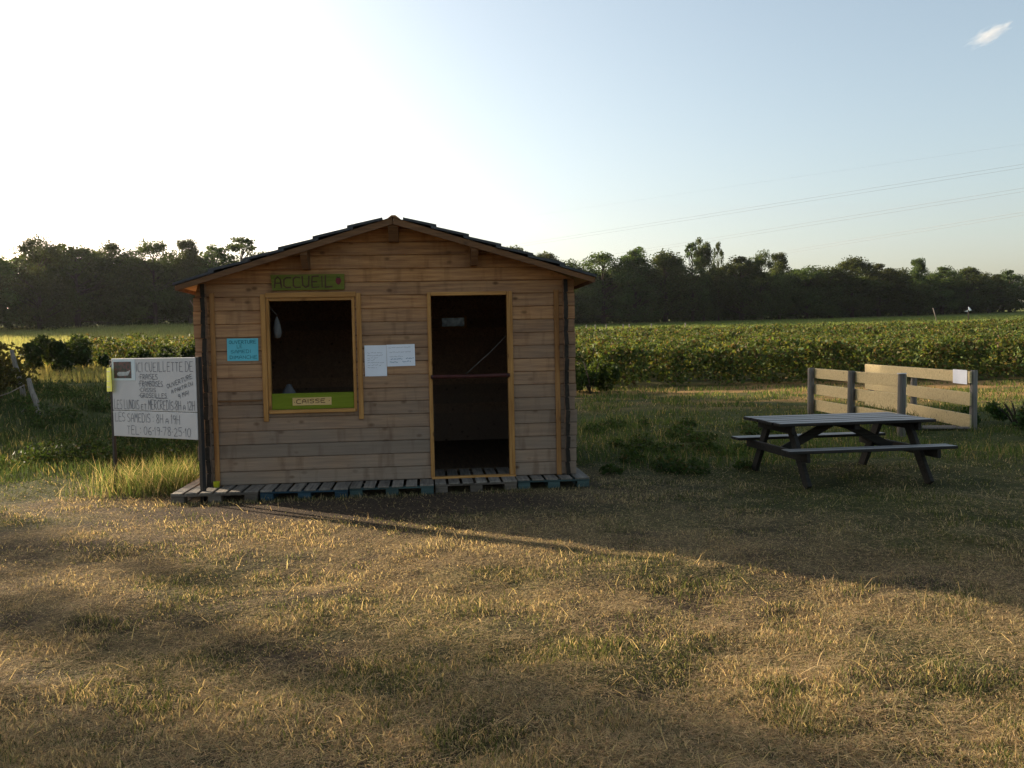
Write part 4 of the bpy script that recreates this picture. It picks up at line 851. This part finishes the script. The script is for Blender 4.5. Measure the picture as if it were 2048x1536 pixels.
def weeds():
    r = np.random.default_rng(5); P = []
    for k in range(132):
        if k < 105: y = 12.4 + 15 * r.uniform() ** 1.6; x = -4.6 - r.uniform() * (y * .62 - 3.5)
        else: y = r.uniform(10.6, 17); x = r.uniform(.9, 3.0) + (y - 10.6) * r.uniform(-.05, .4)
        h = r.uniform(.12, .38) * (1 if k < 105 else .6); R = r.uniform(.12, .4) * (1 if k < 105 else .7); n = int(260 * R / .25); a = r.uniform(0, 6.28, n); q = R * np.sqrt(r.uniform(0, 1, n)); z = h * r.uniform(.05, 1, n) * (1 - .5 * (q / R) ** 2)
        px = x + q * np.cos(a); py = y + q * np.sin(a); kk = free(px, py, -.1); P.append(np.stack([px, py, ground_z(px, py) + z], 1)[kk])
    P = np.concatenate(P); c = tint((0.048, 0.072, 0.022), len(P), .45, .12); b_ = r.uniform(0, 1, len(P)) < .06; c[b_] = tint((0.10, 0.08, 0.04), b_.sum(), .3, .1)
    tag(leaves('leafy_weeds', P, r.uniform(.03, .085, len(P)), c, M_crop, None, 0, .5), 'low leafy weeds among the uncut grass beside the hut', 'weeds', kind='stuff')
weeds()
def stalks():
    n = 1500; x, y = scatter(n, 3.0, 14, 1.6); k = free(x, y); x, y = x[k], y[k]; n = len(x)
    tag(blades('dry_stalks', x, y, rng.uniform(.08, .22, n), rng.uniform(.003, .005, n), tint((0.46, 0.35, 0.18), n, .25, .05), rng.uniform(.75, .99, n), M_blade, ground_z(x, y) + .015), 'loose dry straw stalks lying on the mown meadow', 'straw', kind='stuff')
stalks()

# ------------------------------------------------------------------ a wisp of cloud
def cloud():
    c = at(1980, 69, 2200); bm = bmesh.new(); r = bmesh.ops.create_icosphere(bm, subdivisions=3, radius=1.0)
    m = bpy.data.materials.new('cloud_vapour'); m.use_nodes = True; nt = m.node_tree; N = nt.nodes; N.remove(N['Principled BSDF'])
    pv = N.new('ShaderNodeVolumePrincipled'); pv.inputs['Color'].default_value = (1, .98, .96, 1); pv.inputs['Anisotropy'].default_value = .3
    tc = N.new('ShaderNodeTexCoord'); n = N.new('ShaderNodeTexNoise'); n.inputs['Scale'].default_value = 3.2; n.inputs['Detail'].default_value = 6; nt.links.new(tc.outputs['Object'], n.inputs['Vector'])
    g = N.new('ShaderNodeTexGradient'); g.gradient_type = 'SPHERICAL'; nt.links.new(tc.outputs['Object'], g.inputs[0])
    den = math_(nt, 'MULTIPLY', math_(nt, 'MAXIMUM', math_(nt, 'ADD', math_(nt, 'SUBTRACT', n.outputs[0], .80), math_(nt, 'MULTIPLY', g.outputs['Fac'], .75)), 0.0), .042)
    nt.links.new(den, pv.inputs['Density']); nt.links.new(pv.outputs[0], N['Material Output'].inputs['Volume'])
    o = from_bm('cloud', bm, m); o.location = c; o.scale = (92, 50, 30); o.rotation_euler = (0, -math.radians(24), 0); tag(o, 'small pale wisp of cloud in the upper right sky', 'cloud')
cloud()

# ------------------------------------------------------------------ haze volume added as a veil, standing in for lens flare
def haze():
    m = bpy.data.materials.new('added_haze_veil'); m.use_nodes = True; nt = m.node_tree; N = nt.nodes; N.remove(N['Principled BSDF'])
    pv = N.new('ShaderNodeVolumePrincipled'); pv.inputs['Color'].default_value = (.93, .95, 1, 1); pv.inputs['Density'].default_value = 0.00009; pv.inputs['Anisotropy'].default_value = .6
    nt.links.new(pv.outputs[0], N['Material Output'].inputs['Volume'])
    o = box('haze', (-405, -45, -2.5), (405, 510, 48), m, None, 0); tag(o, 'added thin haze box that lifts the shadows like a lens veil', 'haze', kind='stuff')
haze()
